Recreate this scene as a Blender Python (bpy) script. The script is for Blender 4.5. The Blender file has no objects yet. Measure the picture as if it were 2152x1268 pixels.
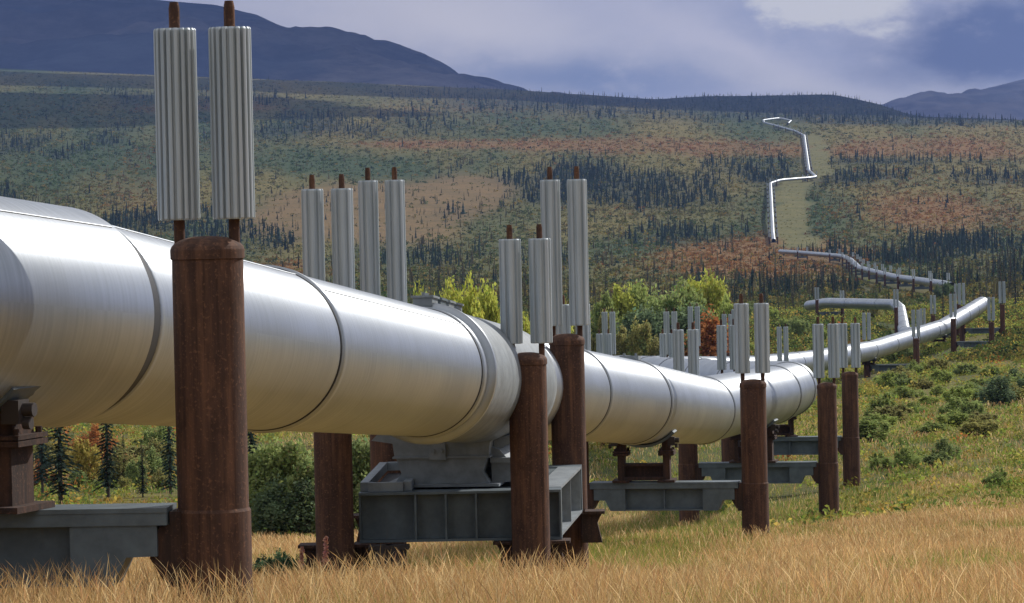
import bpy, math, random
import numpy as np
from mathutils import Vector, Matrix

S = bpy.context.scene
C = S.collection
random.seed(7)
rng = np.random.default_rng(11)
R_ = math.radians

# ------------------------------------------------------------------ camera
F = 7500.0                       # focal length in photograph pixels (2152 wide)
CX, CY = 1076.0, 634.0
EYE = Vector((0.0, 0.0, 2.4))
PITCH, ROLL = math.degrees(math.atan(184 / F)), 1.25
cam_d = bpy.data.cameras.new("camera")
cam = bpy.data.objects.new("camera", cam_d)
C.objects.link(cam)
cam_d.sensor_width = 36.0
cam_d.lens = 36.0 * F / 2152.0
cam_d.clip_start, cam_d.clip_end = 0.5, 60000.0
CM = Matrix.Rotation(R_(90 - PITCH), 3, 'X') @ Matrix.Rotation(R_(-ROLL), 3, 'Z')
cam.matrix_world = Matrix.Translation(EYE) @ CM.to_4x4()
S.camera = cam

# ------------------------------------------------------------------ exposure
S.view_settings.view_transform = 'Standard'
S.view_settings.look = 'None'
S.view_settings.exposure = 0.05
S.view_settings.gamma = 1.0
S.view_settings.use_curve_mapping = False
S.cycles.max_bounces = 6
S.cycles.diffuse_bounces = 3
S.cycles.glossy_bounces = 3
S.cycles.transmission_bounces = 2
S.cycles.transparent_max_bounces = 4
S.cycles.volume_bounces = 0
S.render.filter_size = 1.7

# ------------------------------------------------------------------ sun and sky
SUN_AZ, SUN_EL = 46.0, 36.0      # azimuth clockwise from +Y (the way the pipe runs), elevation
sun_d = bpy.data.lights.new("sun", 'SUN')
sun_d.energy = 5.0
sun_d.angle = R_(0.5)
sun_d.color = (1.0, 0.96, 0.90)
sun = bpy.data.objects.new("sun", sun_d)
C.objects.link(sun)
sdir = Vector((math.sin(R_(SUN_AZ)) * math.cos(R_(SUN_EL)), math.cos(R_(SUN_AZ)) * math.cos(R_(SUN_EL)), math.sin(R_(SUN_EL))))
sun.rotation_euler = (-sdir).to_track_quat('-Z', 'Y').to_euler()
sun.location = (60, 40, 60)

world = bpy.data.worlds.new("World")
S.world = world
world.use_nodes = True
wt = world.node_tree
wt.nodes.clear()


class NT:
    """small helper for building node trees"""
    def __init__(s, tree):
        s.t = tree

    def n(s, kind, **kw):
        nd = s.t.nodes.new(kind)
        for k, v in kw.items():
            setattr(nd, k, v)
        return nd

    def put(s, sock, v):
        if isinstance(v, bpy.types.NodeSocket):
            s.t.links.new(v, sock)
        else:
            sock.default_value = v

    def m(s, op, a, b=0.0, c=None, clamp=False):
        nd = s.n('ShaderNodeMath', operation=op, use_clamp=clamp)
        s.put(nd.inputs[0], a)
        s.put(nd.inputs[1], b)
        if c is not None:
            s.put(nd.inputs[2], c)
        return nd.outputs[0]

    def mix(s, f, a, b, blend='MIX'):
        nd = s.n('ShaderNodeMix', data_type='RGBA', blend_type=blend)
        s.put(nd.inputs[0], f)
        for i, v in ((6, a), (7, b)):
            if not isinstance(v, bpy.types.NodeSocket):
                v = tuple(v) + (1.0,) if len(v) == 3 else v
            s.put(nd.inputs[i], v)
        return nd.outputs[2]

    def noise(s, vec, scale, detail=3.0, rough=0.55, dist=0.0):
        nd = s.n('ShaderNodeTexNoise')
        if vec is not None:
            s.put(nd.inputs['Vector'], vec)
        nd.inputs['Scale'].default_value = scale
        nd.inputs['Detail'].default_value = detail
        nd.inputs['Roughness'].default_value = rough
        nd.inputs['Distortion'].default_value = dist
        return nd.outputs['Fac']

    def ramp(s, f, lo, hi, a=0.0, b=1.0):
        nd = s.n('ShaderNodeMapRange', interpolation_type='SMOOTHSTEP')
        s.put(nd.inputs[0], f)
        for i, v in enumerate((lo, hi, a, b)):
            nd.inputs[i + 1].default_value = v
        return nd.outputs[0]

    def xyz(s, x, y, z):
        nd = s.n('ShaderNodeCombineXYZ')
        for i, v in enumerate((x, y, z)):
            s.put(nd.inputs[i], v)
        return nd.outputs[0]


SKY_STR = 0.1
W = NT(wt)
tc = W.n('ShaderNodeTexCoord')
sep = W.n('ShaderNodeSeparateXYZ')
wt.links.new(tc.outputs['Generated'], sep.inputs[0])
dx, dy, dz = sep.outputs
sky = W.n('ShaderNodeTexSky', sky_type='NISHITA')
sky.sun_disc = False
sky.sun_elevation = R_(SUN_EL)
sky.sun_rotation = R_(SUN_AZ)
sky.air_density = 1.0
sky.dust_density = 1.0
# broken high cloud on a flat layer
zc = W.m('MAXIMUM', dz, 0.0)
den = W.m('ADD', zc, 0.12)
cv = W.xyz(W.m('DIVIDE', dx, den), W.m('DIVIDE', dy, den), 0.0)
n1 = W.noise(cv, 0.75, 6.0, 0.6, 0.4)
n2 = W.noise(cv, 2.6, 4.0, 0.55)
cover = W.ramp(n1, 0.36, 0.56)
k = 1.0 / SKY_STR
tone = W.ramp(n2, 0.3, 0.75)
cloudcol = W.mix(tone, (0.42 * k, 0.43 * k, 0.46 * k), (1.75 * k, 1.72 * k, 1.70 * k))
cloudcol = W.mix(W.ramp(dz, 0.02, 0.50, 0.85, 0.0), cloudcol, (0.15 * k, 0.18 * k, 0.24 * k))
high = W.mix(W.m('MULTIPLY', cover, 0.92), sky.outputs[0], cloudcol)
# the low bank of cloud over the far hills
ys = W.m('MAXIMUM', dy, 0.05)
U0 = W.m('MULTIPLY', W.m('DIVIDE', dx, ys), 7.5)
V0 = W.m('MULTIPLY', W.m('DIVIDE', dz, ys), 7.5)
wv = W.xyz(U0, W.m('MULTIPLY', V0, 2.0), 0.0)
wn = W.noise(wv, 2.2, 5.0, 0.6)
wn2 = W.noise(wv, 6.0, 6.0, 0.62)
wn3 = W.noise(W.xyz(W.m('ADD', U0, 7.3), W.m('MULTIPLY', V0, 2.0), 3.0), 3.0, 5.0, 0.6)
U = W.m('ADD', U0, W.m('MULTIPLY', W.m('SUBTRACT', wn3, 0.5), 0.34))
V = W.m('ADD', V0, W.m('ADD', W.m('MULTIPLY', W.m('SUBTRACT', wn, 0.5), 0.11), W.m('MULTIPLY', W.m('SUBTRACT', wn2, 0.5), 0.055)))


def blob(px, py, a, b, ang=0.0):
    u0, v0 = (px - CX) / 1000.0, (450 - py) / 1000.0 - (px - CX) / 1000.0 * math.tan(R_(ROLL))
    ca, sa = math.cos(R_(ang)), math.sin(R_(ang))
    du, dv = W.m('SUBTRACT', U, u0), W.m('SUBTRACT', V, v0)
    e = W.m('MULTIPLY', W.m('ADD', W.m('MULTIPLY', du, ca), W.m('MULTIPLY', dv, sa)), 1 / a)
    g = W.m('MULTIPLY', W.m('SUBTRACT', W.m('MULTIPLY', dv, ca), W.m('MULTIPLY', du, sa)), 1 / b)
    q = W.m('ADD', W.m('MULTIPLY', e, e), W.m('MULTIPLY', g, g))
    return W.m('EXPONENT', W.m('MULTIPLY', q, -1.0))


def kc(r, g, b):
    return (r * k * 1.56, g * k * 1.50, b * k * 1.32)


low = W.mix(W.ramp(wn, 0.3, 0.7), kc(0.30, 0.33, 0.48), kc(0.42, 0.43, 0.55))
low = W.mix(blob(960, 50, 0.42, 0.14, -10), low, kc(0.60, 0.59, 0.67))
low = W.mix(W.m('MULTIPLY', blob(1240, 165, 0.36, 0.05, -4), 0.9), low, kc(0.15, 0.20, 0.36))
low = W.mix(W.m('MULTIPLY', blob(1560, 125, 0.30, 0.05, -28), 0.85), low, kc(0.56, 0.55, 0.65))
low = W.mix(W.ramp(blob(2080, 90, 0.27, 0.115, 12), 0.12, 0.8, 0.0, 0.95), low, kc(0.060, 0.082, 0.175))
low = W.mix(W.m('MULTIPLY', blob(1880, 208, 0.28, 0.03, 2), 0.75), low, kc(0.44, 0.45, 0.56))
low = W.mix(W.m('MULTIPLY', blob(1620, 178, 0.26, 0.030, -14), 0.7), low, kc(0.50, 0.50, 0.58))
puff = W.m('ADD', blob(1735, 8, 0.22, 0.065, -8), W.m('MULTIPLY', W.m('SUBTRACT', wn2, 0.5), 0.9))
low = W.mix(W.ramp(puff, 0.38, 0.72), low, kc(0.66, 0.66, 0.69))
low = W.mix(W.m('MULTIPLY', W.ramp(wn2, 0.5, 0.75), 0.30), low, kc(0.62, 0.61, 0.69))
front = W.m('MULTIPLY', W.ramp(dz, 0.075, 0.17, 1.0, 0.0), W.ramp(dy, 0.25, 0.6))
final = W.mix(front, high, low)
bg = W.n('ShaderNodeBackground')
bg.inputs['Strength'].default_value = SKY_STR
wt.links.new(final, bg.inputs['Color'])
wo = W.n('ShaderNodeOutputWorld')
wt.links.new(bg.outputs[0], wo.inputs['Surface'])

# ------------------------------------------------------------------ helpers


def PC(X, Y, d):
    """camera-axis metres (right, down, along) -> world"""
    return EYE + CM @ Vector((X, -Y, -d))


def P(px, py, d):
    return PC((px - CX) / F * d, (py - CY) / F * d, d)


def srgb(r, g, b):
    f = lambda c: (c / 255 / 12.92) if c / 255 <= 0.04045 else ((c / 255 + 0.055) / 1.055) ** 2.4
    return (f(r), f(g), f(b))


WL = {}                           # world position of every object


def empty(name, loc, label=None, cat=None, group=None):
    o = bpy.data.objects.new(name, None)
    o.empty_display_size = 0.3
    C.objects.link(o)
    o.location = loc
    WL[o] = Vector(loc)
    tag(o, label, cat, group)
    return o


def tag(o, label=None, cat=None, group=None, kind=None):
    if label:
        o['label'] = label
    if cat:
        o['category'] = cat
    if group:
        o['group'] = group
    if kind:
        o['kind'] = kind
    return o


def np_mesh(name, verts, faces, cols=None, smooth=False, uvs=None):
    """faces: (M,k) array of equal-sided faces, or list of such arrays"""
    if not isinstance(faces, list):
        faces = [faces]
    faces = [np.asarray(f, dtype=np.int32) for f in faces if len(f)]
    me = bpy.data.meshes.new(name)
    verts = np.asarray(verts, dtype=np.float32)
    me.vertices.add(len(verts))
    me.vertices.foreach_set('co', verts.ravel())
    nl = sum(f.size for f in faces)
    npoly = sum(len(f) for f in faces)
    me.loops.add(nl)
    me.loops.foreach_set('vertex_index', np.concatenate([f.ravel() for f in faces]))
    me.polygons.add(npoly)
    tot = np.concatenate([np.full(len(f), f.shape[1], dtype=np.int32) for f in faces])
    st = np.concatenate([[0], np.cumsum(tot)[:-1]]).astype(np.int32)
    me.polygons.foreach_set('loop_start', st)
    me.polygons.foreach_set('loop_total', tot)
    me.polygons.foreach_set('use_smooth', np.full(npoly, smooth, dtype=bool))
    if cols is not None:
        ca = me.color_attributes.new('Col', 'FLOAT_COLOR', 'POINT')
        c4 = np.ones((len(verts), 4), dtype=np.float32)
        c4[:, :3] = cols
        ca.data.foreach_set('color', c4.ravel())
    me.update(calc_edges=True)
    me.validate()
    return me


class MB:
    """collects shapes, then links them as ONE mesh object"""
    def __init__(s):
        s.v, s.f, s.sm, s.uv = [], [], [], []

    def add(s, vs, fs, smooth=False, uvs=None):
        b = len(s.v)
        s.v += [Vector(v) for v in vs]
        for i, f in enumerate(fs):
            s.f.append([b + j for j in f])
            s.sm.append(smooth)
            s.uv.append(uvs[i] if uvs else None)

    def box(s, c, hx, hy, hz, ux=(1, 0, 0), uy=(0, 1, 0), uz=(0, 0, 1)):
        c, ux, uy, uz = Vector(c), Vector(ux), Vector(uy), Vector(uz)
        vs = [c + ux * (hx * a) + uy * (hy * b) + uz * (hz * e) for e in (-1, 1) for b in (-1, 1) for a in (-1, 1)]
        s.add(vs, [(0, 2, 3, 1), (4, 5, 7, 6), (0, 1, 5, 4), (2, 6, 7, 3), (0, 4, 6, 2), (1, 3, 7, 5)])

    def prism(s, poly, o, ux, uz, un, h):
        """2-D polygon in (ux, uz) through o, thickened +-h along un"""
        o, ux, uz, un = Vector(o), Vector(ux), Vector(uz), Vector(un)
        n = len(poly)
        a = [o + ux * p + uz * q - un * h for p, q in poly]
        b = [o + ux * p + uz * q + un * h for p, q in poly]
        s.add(a + b, [tuple(range(n))[::-1], tuple(range(n, 2 * n))] +
              [(i, (i + 1) % n, n + (i + 1) % n, n + i) for i in range(n)])

    def lathe(s, prof, o, n=32, ax=(0, 0, 1), smooth=True, split=True):
        """profile of (radius, height) round the axis; each band smooth on its own when split"""
        o, ax = Vector(o), Vector(ax).normalized()
        e1 = ax.orthogonal().normalized()
        e2 = ax.cross(e1)
        ring = lambda r, z: [o + ax * z + (e1 * math.cos(t) + e2 * math.sin(t)) * r for t in [2 * math.pi * i / n for i in range(n)]]
        for (r0, z0), (r1, z1) in zip(prof, prof[1:]):
            vs = ring(r0, z0) + ring(r1, z1)
            s.add(vs, [(i, (i + 1) % n, n + (i + 1) % n, n + i) for i in range(n)], smooth)
        return s

    def cyl(s, p0, p1, r, n=16, r1=None):
        p0, p1 = Vector(p0), Vector(p1)
        L = (p1 - p0).length
        r1 = r if r1 is None else r1
        return s.lathe([(0, 0), (r, 0), (r1, L), (0, L)], p0, n, p1 - p0)

    def tube(s, pts, rad, n=64, s0=0.0):
        """round pipe along pts with mitred frames; uv = (metres along, turn)"""
        m = len(pts)
        up = Vector((0, 0, 1))
        rings, L, acc = [], [], s0
        for i, p in enumerate(pts):
            t = (pts[min(i + 1, m - 1)] - pts[max(i - 1, 0)]).normalized()
            h = t.cross(up).normalized()
            w = h.cross(t).normalized()
            if i:
                acc += (pts[i] - pts[i - 1]).length
            L.append(acc)
            r = rad[i] if hasattr(rad, '__len__') else rad
            rings.append([p + (h * math.cos(2 * math.pi * j / n) + w * math.sin(2 * math.pi * j / n)) * r for j in range(n)])
        vs = [v for r in rings for v in r]
        fs, uv = [], []
        for i in range(m - 1):
            for j in range(n):
                k2 = (j + 1) % n
                fs.append((i * n + j, i * n + k2, (i + 1) * n + k2, (i + 1) * n + j))
                uv.append([(L[i], j / n), (L[i], (j + 1) / n), (L[i + 1], (j + 1) / n), (L[i + 1], j / n)])
        s.add(vs, fs, True, uv)

    def mesh(s, name, off=Vector((0, 0, 0))):
        me = bpy.data.meshes.new(name)
        me.from_pydata([v - off for v in s.v], [], s.f)
        me.polygons.foreach_set('use_smooth', s.sm)
        if any(s.uv):
            ul = me.uv_layers.new(name='UVMap')
            flat = []
            for f, u in zip(s.f, s.uv):
                for q in (u or [(0, 0)] * len(f)):
                    flat += list(q)
            ul.data.foreach_set('uv', flat)
        me.update()
        return me

    def build(s, name, mat, parent=None, loc=None):
        loc = Vector(loc) if loc is not None else (WL[parent] if parent else Vector((0, 0, 0)))
        me = s.mesh(name, loc)
        me.materials.append(mat)
        return link(name, me, parent, loc)


def link(name, me, parent, loc, scale=None):
    o = bpy.data.objects.new(name, me)
    C.objects.link(o)
    loc = Vector(loc)
    WL[o] = loc
    if parent:
        o.parent = parent
        o.location = loc - WL[parent]
    else:
        o.location = loc
    if scale:
        o.scale = scale
    return o


# numpy value noise
_tab = rng.random((256, 256)).astype(np.float64)


def vnoise(x, y):
    xi, yi = np.floor(x).astype(np.int64), np.floor(y).astype(np.int64)
    fx, fy = x - xi, y - yi
    fx, fy = fx * fx * (3 - 2 * fx), fy * fy * (3 - 2 * fy)
    g = lambda a, b: _tab[a & 255, b & 255]
    return (g(xi, yi) * (1 - fx) + g(xi + 1, yi) * fx) * (1 - fy) + (g(xi, yi + 1) * (1 - fx) + g(xi + 1, yi + 1) * fx) * fy


def fbm(x, y, oct=4):
    s, a, t = 0.0, 1.0, 0.0
    for i in range(oct):
        s = s + a * vnoise(x * 2 ** i + 17.3 * i, y * 2 ** i + 5.1 * i)
        t += a
        a *= 0.55
    return s / t


def sstep(a, b, x):
    t = np.clip((x - a) / (b - a), 0, 1)
    return t * t * (3 - 2 * t)


# ------------------------------------------------------------------ materials
def mat(name, base, rough=0.7, metal=0.0, spec=0.4):
    m = bpy.data.materials.new(name)
    m.use_nodes = True
    t = m.node_tree
    b = t.nodes['Principled BSDF']
    b.inputs['Base Color'].default_value = tuple(base) + (1,)
    b.inputs['Roughness'].default_value = rough
    b.inputs['Metallic'].default_value = metal
    b.inputs['Specular IOR Level'].default_value = spec
    return m, NT(t), b


def pos_vec(N, sx=1, sy=1, sz=1):
    g = N.n('ShaderNodeNewGeometry')
    mp = N.n('ShaderNodeMapping')
    mp.inputs['Scale'].default_value = (sx, sy, sz)
    N.t.links.new(g.outputs['Position'], mp.inputs['Vector'])
    return mp.outputs[0]


def bump(N, b, h, strength, dist):
    bp = N.n('ShaderNodeBump')
    bp.inputs['Strength'].default_value = strength
    bp.inputs['Distance'].default_value = dist
    N.put(bp.inputs['Height'], h)
    N.t.links.new(bp.outputs[0], b.inputs['Normal'])


def make_jacket():
    m, N, b = mat("galvanised_jacket", (0.62, 0.63, 0.65), 0.42, 0.85)
    uv = N.n('ShaderNodeUVMap')
    mp = N.n('ShaderNodeMapping')
    mp.inputs['Scale'].default_value = (16, 2.2, 1)
    N.t.links.new(uv.outputs[0], mp.inputs['Vector'])
    streak = N.noise(mp.outputs[0], 1.0, 5, 0.65)
    mp2 = N.n('ShaderNodeMapping')
    mp2.inputs['Scale'].default_value = (0.5, 3.0, 1)
    N.t.links.new(uv.outputs[0], mp2.inputs['Vector'])
    patch = N.noise(mp2.outputs[0], 1.0, 4, 0.6)
    fine = N.noise(pos_vec(N), 38.0, 3, 0.6)
    mixv = N.m('ADD', N.m('MULTIPLY', streak, 0.5), N.m('MULTIPLY', patch, 0.5))
    col = N.mix(N.ramp(mixv, 0.34, 0.66), (0.35, 0.372, 0.39), (0.49, 0.515, 0.535))
    col = N.mix(N.m('MULTIPLY', N.ramp(fine, 0.62, 0.75), 0.25), col, (0.26, 0.26, 0.25))
    N.put(b.inputs['Base Color'], col)
    N.put(b.inputs['Roughness'], N.ramp(mixv, 0.3, 0.7, 0.50, 0.38))
    tg = N.n('ShaderNodeTangent', direction_type='UV_MAP', uv_map='UVMap')
    N.t.links.new(tg.outputs[0], b.inputs['Tangent'])
    b.inputs['Anisotropic'].default_value = 0.66
    bump(N, b, N.m('ADD', streak, N.m('MULTIPLY', patch, 1.5)), 0.035, 0.02)
    return m


def make_rust(name, dark, light, rough=0.85):
    m, N, b = mat(name, dark, rough, 0.0, 0.25)
    v = pos_vec(N, 14, 14, 0.9)
    n = N.noise(v, 1.0, 5, 0.65)
    n_b = N.noise(pos_vec(N, 3, 3, 2), 2.0, 4, 0.6)
    n_s = N.noise(pos_vec(N, 30, 30, 0.5), 1.0, 3, 0.6)
    col = N.mix(N.ramp(n, 0.38, 0.72), dark, light)
    col = N.mix(N.m('MULTIPLY', N.ramp(n_s, 0.54, 0.68), 0.42), col, tuple(c * 0.40 for c in dark))
    col = N.mix(N.m('MULTIPLY', N.ramp(n_b, 0.48, 0.7), 0.6), col, tuple(c * 0.55 for c in dark))
    spk = N.noise(pos_vec(N), 45.0, 2, 0.6)
    col = N.mix(N.m('MULTIPLY', N.ramp(spk, 0.56, 0.72), 0.6), col, tuple(min(1, c * 1.5) for c in light))
    N.put(b.inputs['Base Color'], col)
    bump(N, b, N.m('ADD', n, N.m('MULTIPLY', spk, 0.5)), 0.35, 0.01)
    return m


def make_paint(name, base, rough=0.55):
    m, N, b = mat(name, base, rough, 0.0, 0.4)
    n = N.noise(pos_vec(N, 2, 2, 2), 2.5, 5, 0.65)
    st = N.noise(pos_vec(N, 12, 12, 1.2), 1.0, 4, 0.6)
    col = N.mix(N.ramp(n, 0.3, 0.7), tuple(c * 0.8 for c in base), tuple(min(1, c * 1.18) for c in base))
    col = N.mix(N.m('MULTIPLY', N.ramp(st, 0.62, 0.8), 0.35), col, (0.16, 0.11, 0.07))
    N.put(b.inputs['Base Color'], col)
    bump(N, b, n, 0.12, 0.01)
    return m


def make_fin():
    m, N, b = mat("aluminium_fins", (0.36, 0.375, 0.38), 0.5, 0.3)
    st = N.noise(pos_vec(N, 20, 20, 0.7), 1.0, 4, 0.6)
    N.put(b.inputs['Base Color'], N.mix(N.ramp(st, 0.3, 0.7), (0.33, 0.37, 0.39), (0.45, 0.485, 0.50)))
    return m


def leaf_mat(name, trans=0.35, tint=True):
    m = bpy.data.materials.new(name)
    m.use_nodes = True
    t = m.node_tree
    N = NT(t)
    t.nodes.clear()
    at = N.n('ShaderNodeAttribute', attribute_name='Col')
    col = at.outputs['Color']
    if tint:
        oi = N.n('ShaderNodeObjectInfo')
        col = N.mix(1.0, col, oi.outputs['Color'], 'MULTIPLY')
    d = N.n('ShaderNodeBsdfDiffuse')
    tr = N.n('ShaderNodeBsdfTranslucent')
    N.put(d.inputs[0], col)
    N.put(tr.inputs[0], col)
    mx = N.n('ShaderNodeMixShader')
    mx.inputs[0].default_value = trans
    t.links.new(d.outputs[0], mx.inputs[1])
    t.links.new(tr.outputs[0], mx.inputs[2])
    out = N.n('ShaderNodeOutputMaterial')
    t.links.new(mx.outputs[0], out.inputs[0])
    return m


M_JACKET = make_jacket()
M_RUST = make_rust("rusted_steel", (0.060, 0.031, 0.021), (0.142, 0.068, 0.038))
M_RUST2 = make_rust("rusted_bracket", (0.034, 0.021, 0.016), (0.085, 0.042, 0.026))
M_DARK, _, _ = mat("dark_steel", (0.035, 0.026, 0.022), 0.7)
M_SHADE, _, _ = mat("shade_black", (0.012, 0.012, 0.013), 0.6)  # black for painted shade: pipe joint gaps and the open deck box
M_PAINT = make_paint("grey_paint", (0.095, 0.118, 0.130))
M_PAINT2 = make_paint("pale_grey_paint", (0.19, 0.21, 0.22))
M_FIN = make_fin()
M_LEAF = leaf_mat("leaves", 0.5)
M_GRASS = leaf_mat("grass_blades", 0.42, False)
M_NEEDLE = leaf_mat("spruce_needles", 0.12)
M_BARK, _, _ = mat("bark", (0.07, 0.055, 0.045), 0.9)

# ------------------------------------------------------------------ terrain
TPX = np.array([-1500, 0, 538, 1076, 1380, 1500, 1640, 1760, 1860, 1930, 2060, 2152, 3700], float)
# distance : height of the ground in the picture at each of those columns
TY = {
    2: [4700] * 13, 8: [1980] * 13, 15: [1500] * 13,
    23: [1325, 1320, 1312, 1302, 1300, 1298, 1296, 1294, 1292, 1290, 1288, 1286, 1280],
    43: [1255, 1250, 1240, 1232, 1222, 1218, 1212, 1205, 1200, 1198, 1190, 1186, 1175],
    62: [1185, 1180, 1165, 1150, 1142, 1138, 1132, 1126, 1120, 1115, 1105, 1100, 1088],
    82: [1130, 1125, 1118, 1116, 1118, 1116, 1108, 1104, 1084, 1068, 1056, 1050, 1040],
    98: [1088, 1085, 1078, 1074, 1070, 1064, 1048, 1030, 1018, 1008, 1000, 996, 980],
    120: [1050, 1045, 1025, 990, 985, 980, 972, 962, 955, 950, 945, 940, 930],
    150: [980, 970, 945, 925, 905, 900, 897, 893, 890, 887, 880, 875, 860],
    200: [900, 892, 878, 866, 852, 848, 842, 838, 834, 830, 822, 818, 800],
    250: [835, 830, 826, 822, 818, 815, 810, 805, 798, 790, 768, 760, 740],
    290: [800, 795, 792, 790, 788, 785, 780, 775, 768, 758, 738, 730, 705],
    345: [760, 756, 752, 750, 748, 745, 740, 740, 745, 742, 702, 690, 665],
    400: [728, 722, 718, 715, 712, 710, 706, 715, 735, 732, 705, 676, 640],
    450: [700, 695, 690, 688, 685, 683, 678, 680, 690, 686, 670, 654, 625],
    600: [668, 660, 655, 650, 645, 642, 640, 636, 632, 630, 626, 622, 600],
    900: [612, 602, 598, 594, 590, 588, 584, 582, 580, 578, 576, 574, 560],
    1250: [555, 545, 540, 535, 532, 531, 530, 529, 528, 528, 528, 528, 520],
    1400: [515, 505, 500, 500, 500, 500, 499, 498, 498, 498, 498, 498, 492],
    1800: [395, 392, 390, 385, 380, 378, 376, 374, 374, 374, 376, 376, 375],
    2200: [320, 318, 315, 312, 312, 312, 310, 310, 310, 310, 310, 310, 312],
    2600: [262, 262, 262, 262, 262, 262, 262, 262, 264, 266, 268, 268, 275],
    3500: [190, 195, 205, 222, 236, 240, 243, 246, 248, 249, 250, 252, 268],
    4500: [150, 162, 178, 200, 222, 226, 228, 230, 236, 246, 252, 254, 280],
    5200: [135, 152, 168, 188, 203, 190, 186, 182, 208, 244, 255, 258, 290],
    6200: [125, 146, 166, 190, 232, 236, 238, 240, 250, 265, 275, 280, 310],
    8000: [120, 143, 168, 200, 262, 270, 272, 274, 280, 285, 290, 295, 330],
    11000: [110, 140, 175, 230, 290, 300, 300, 300, 300, 300, 310, 315, 340],
}
_ds = np.array(sorted(TY), float)
_tab_t = np.zeros((len(_ds), len(TPX)))
for i, d in enumerate(sorted(TY)):
    for j, px in enumerate(TPX):
        p = P(px, TY[d][j], d)
        _tab_t[i, j] = (p.z - EYE.z) / p.y
_ld = np.linspace(math.log(2), math.log(11000), 600)
_fine = np.stack([np.interp(_ld, np.log(_ds), _tab_t[:, j]) for j in range(len(TPX))], 1)
_k = np.exp(-0.5 * (np.arange(-12, 13) / 4.5) ** 2)
_k /= _k.sum()
_sm = np.stack([np.convolve(np.pad(_fine[:, j], 12, mode='edge'), _k, mode='valid') for j in range(len(TPX))], 1)
_w = sstep(math.log(10), math.log(20), _ld)[:, None]
_fine = _fine * (1 - _w) + _sm * _w
_upx = np.linspace(-1500, 3700, 521)
_fine = np.stack([np.interp(_upx, TPX, r) for r in _fine], 0)
_k2 = np.exp(-0.5 * (np.arange(-4, 5) / 1.8) ** 2)
_k2 /= _k2.sum()
_fine = np.stack([np.convolve(np.pad(r, 4, mode='edge'), _k2, mode='valid') for r in _fine], 0)


def gz(x, y):
    x, y = np.asarray(x, float), np.asarray(y, float)
    yc = np.clip(y, 2.0, 11000)
    u = np.clip(CX + F * x / yc, -1500, 3700)
    a = (np.log(yc) - _ld[0]) / (_ld[1] - _ld[0])
    b = (u + 1500) / 10.0
    ai, bi = np.clip(a.astype(int), 0, 598), np.clip(b.astype(int), 0, 519)
    fa, fb = a - ai, b - bi
    t = (_fine[ai, bi] * (1 - fa) + _fine[ai + 1, bi] * fa) * (1 - fb) + (_fine[ai, bi + 1] * (1 - fa) + _fine[ai + 1, bi + 1] * fa) * fb
    z = EYE.z + t * yc
    wl = 3.0 + yc * 0.03
    amp = np.clip(0.05 + yc * 0.0007, 0, 2.2)
    z = z + (fbm(x / 9 + 3, y / 9 + 8, 3) - 0.5) * 0.16 + (fbm(x / 140, y / 140, 3) - 0.5) * amp * 2.0 * sstep(60, 400, yc)
    return z


def img(x, y, z):
    """where a world point lands in the photograph (used to pick which plants to make singly)"""
    v = np.stack([np.asarray(x, float) - EYE.x, np.asarray(y, float) - EYE.y, np.asarray(z, float) - EYE.z], -1)
    c = v @ np.array(CM)
    d = -c[..., 2]
    return CX + F * c[..., 0] / d, CY - F * c[..., 1] / d, d


# ------------------------------------------------------------------ pipeline path
PIPE_R = 0.71


def fillet(nodes, rad, sharp=()):
    out = [nodes[0]]
    for ni, (a, b, c) in enumerate(zip(nodes, nodes[1:], nodes[2:])):
        u, v = (a - b), (c - b)
        lu, lv = u.length, v.length
        u, v = u / lu, v / lv
        ang = math.acos(max(-1, min(1, u.dot(v))))
        bend = math.pi - ang
        if bend < 0.02 or ni + 1 in sharp:
            out.append(b)
            continue
        t = min(rad * math.tan(bend / 2), lu * 0.45, lv * 0.45)
        p0, p1 = b + u * t, b + v * t
        for i in range(9):
            s = i / 8
            out.append(p0 * (1 - s) ** 2 + b * 2 * s * (1 - s) + p1 * s * s)
    out.append(nodes[-1])
    return out


def resample(pts, step):
    out = [pts[0]]
    for a, b in zip(pts, pts[1:]):
        n = max(1, int((b - a).length / step))
        out += [a.lerp(b, (i + 1) / n) for i in range(n)]
    return out


near_nodes = [PC(-8.3, -0.60, 8), PC(-3.15, 0.10, 24.2), PC(-1.03, 0.784, 39.5), PC(-0.20, 1.06, 45.6), PC(0.784, 1.39, 54.0),
              PC(2.0, 1.70, 60.5), PC(4.03, 2.32, 76), PC(6.42, 2.30, 88), PC(7.55, 2.32, 96),
              PC(6.85, 2.50, 108), PC(4.9, 2.85, 140), PC(4.3, 3.0, 151), PC(10.4, 3.45, 178), PC(13.0, 3.60, 190), PC(19.0, 3.78, 225),
              PC(26.5, 3.56, 262), PC(32.3, 2.75, 285), PC(36.2, 2.20, 300), PC(40.7, 1.12, 320), PC(45.6, 0.22, 346),
              P(2028, 668, 362), P(1950, 705, 386), PC(44.0, 3.5, 400), PC(49.5, 1.0, 455), PC(50.0, 0.4, 466), PC(43.5, 0.2, 492), PC(42.0, 0.6, 505)]
near_path = resample(fillet(near_nodes, 9.0, (1,)), 0.35)


def stand(px, py, d0, d1, clear=2.0):
    """the place where a pipe seen at (px, py) clears the ground by the usual height"""
    dd = np.exp(np.linspace(math.log(d0), math.log(d1), 400))
    X = (px - CX) / F * dd
    gy = img(X, dd, gz(X, dd))[1]
    i = int(np.argmin(np.abs(gy - (py + clear / dd * F))))
    return P(px, py, float(dd[i]))


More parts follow.
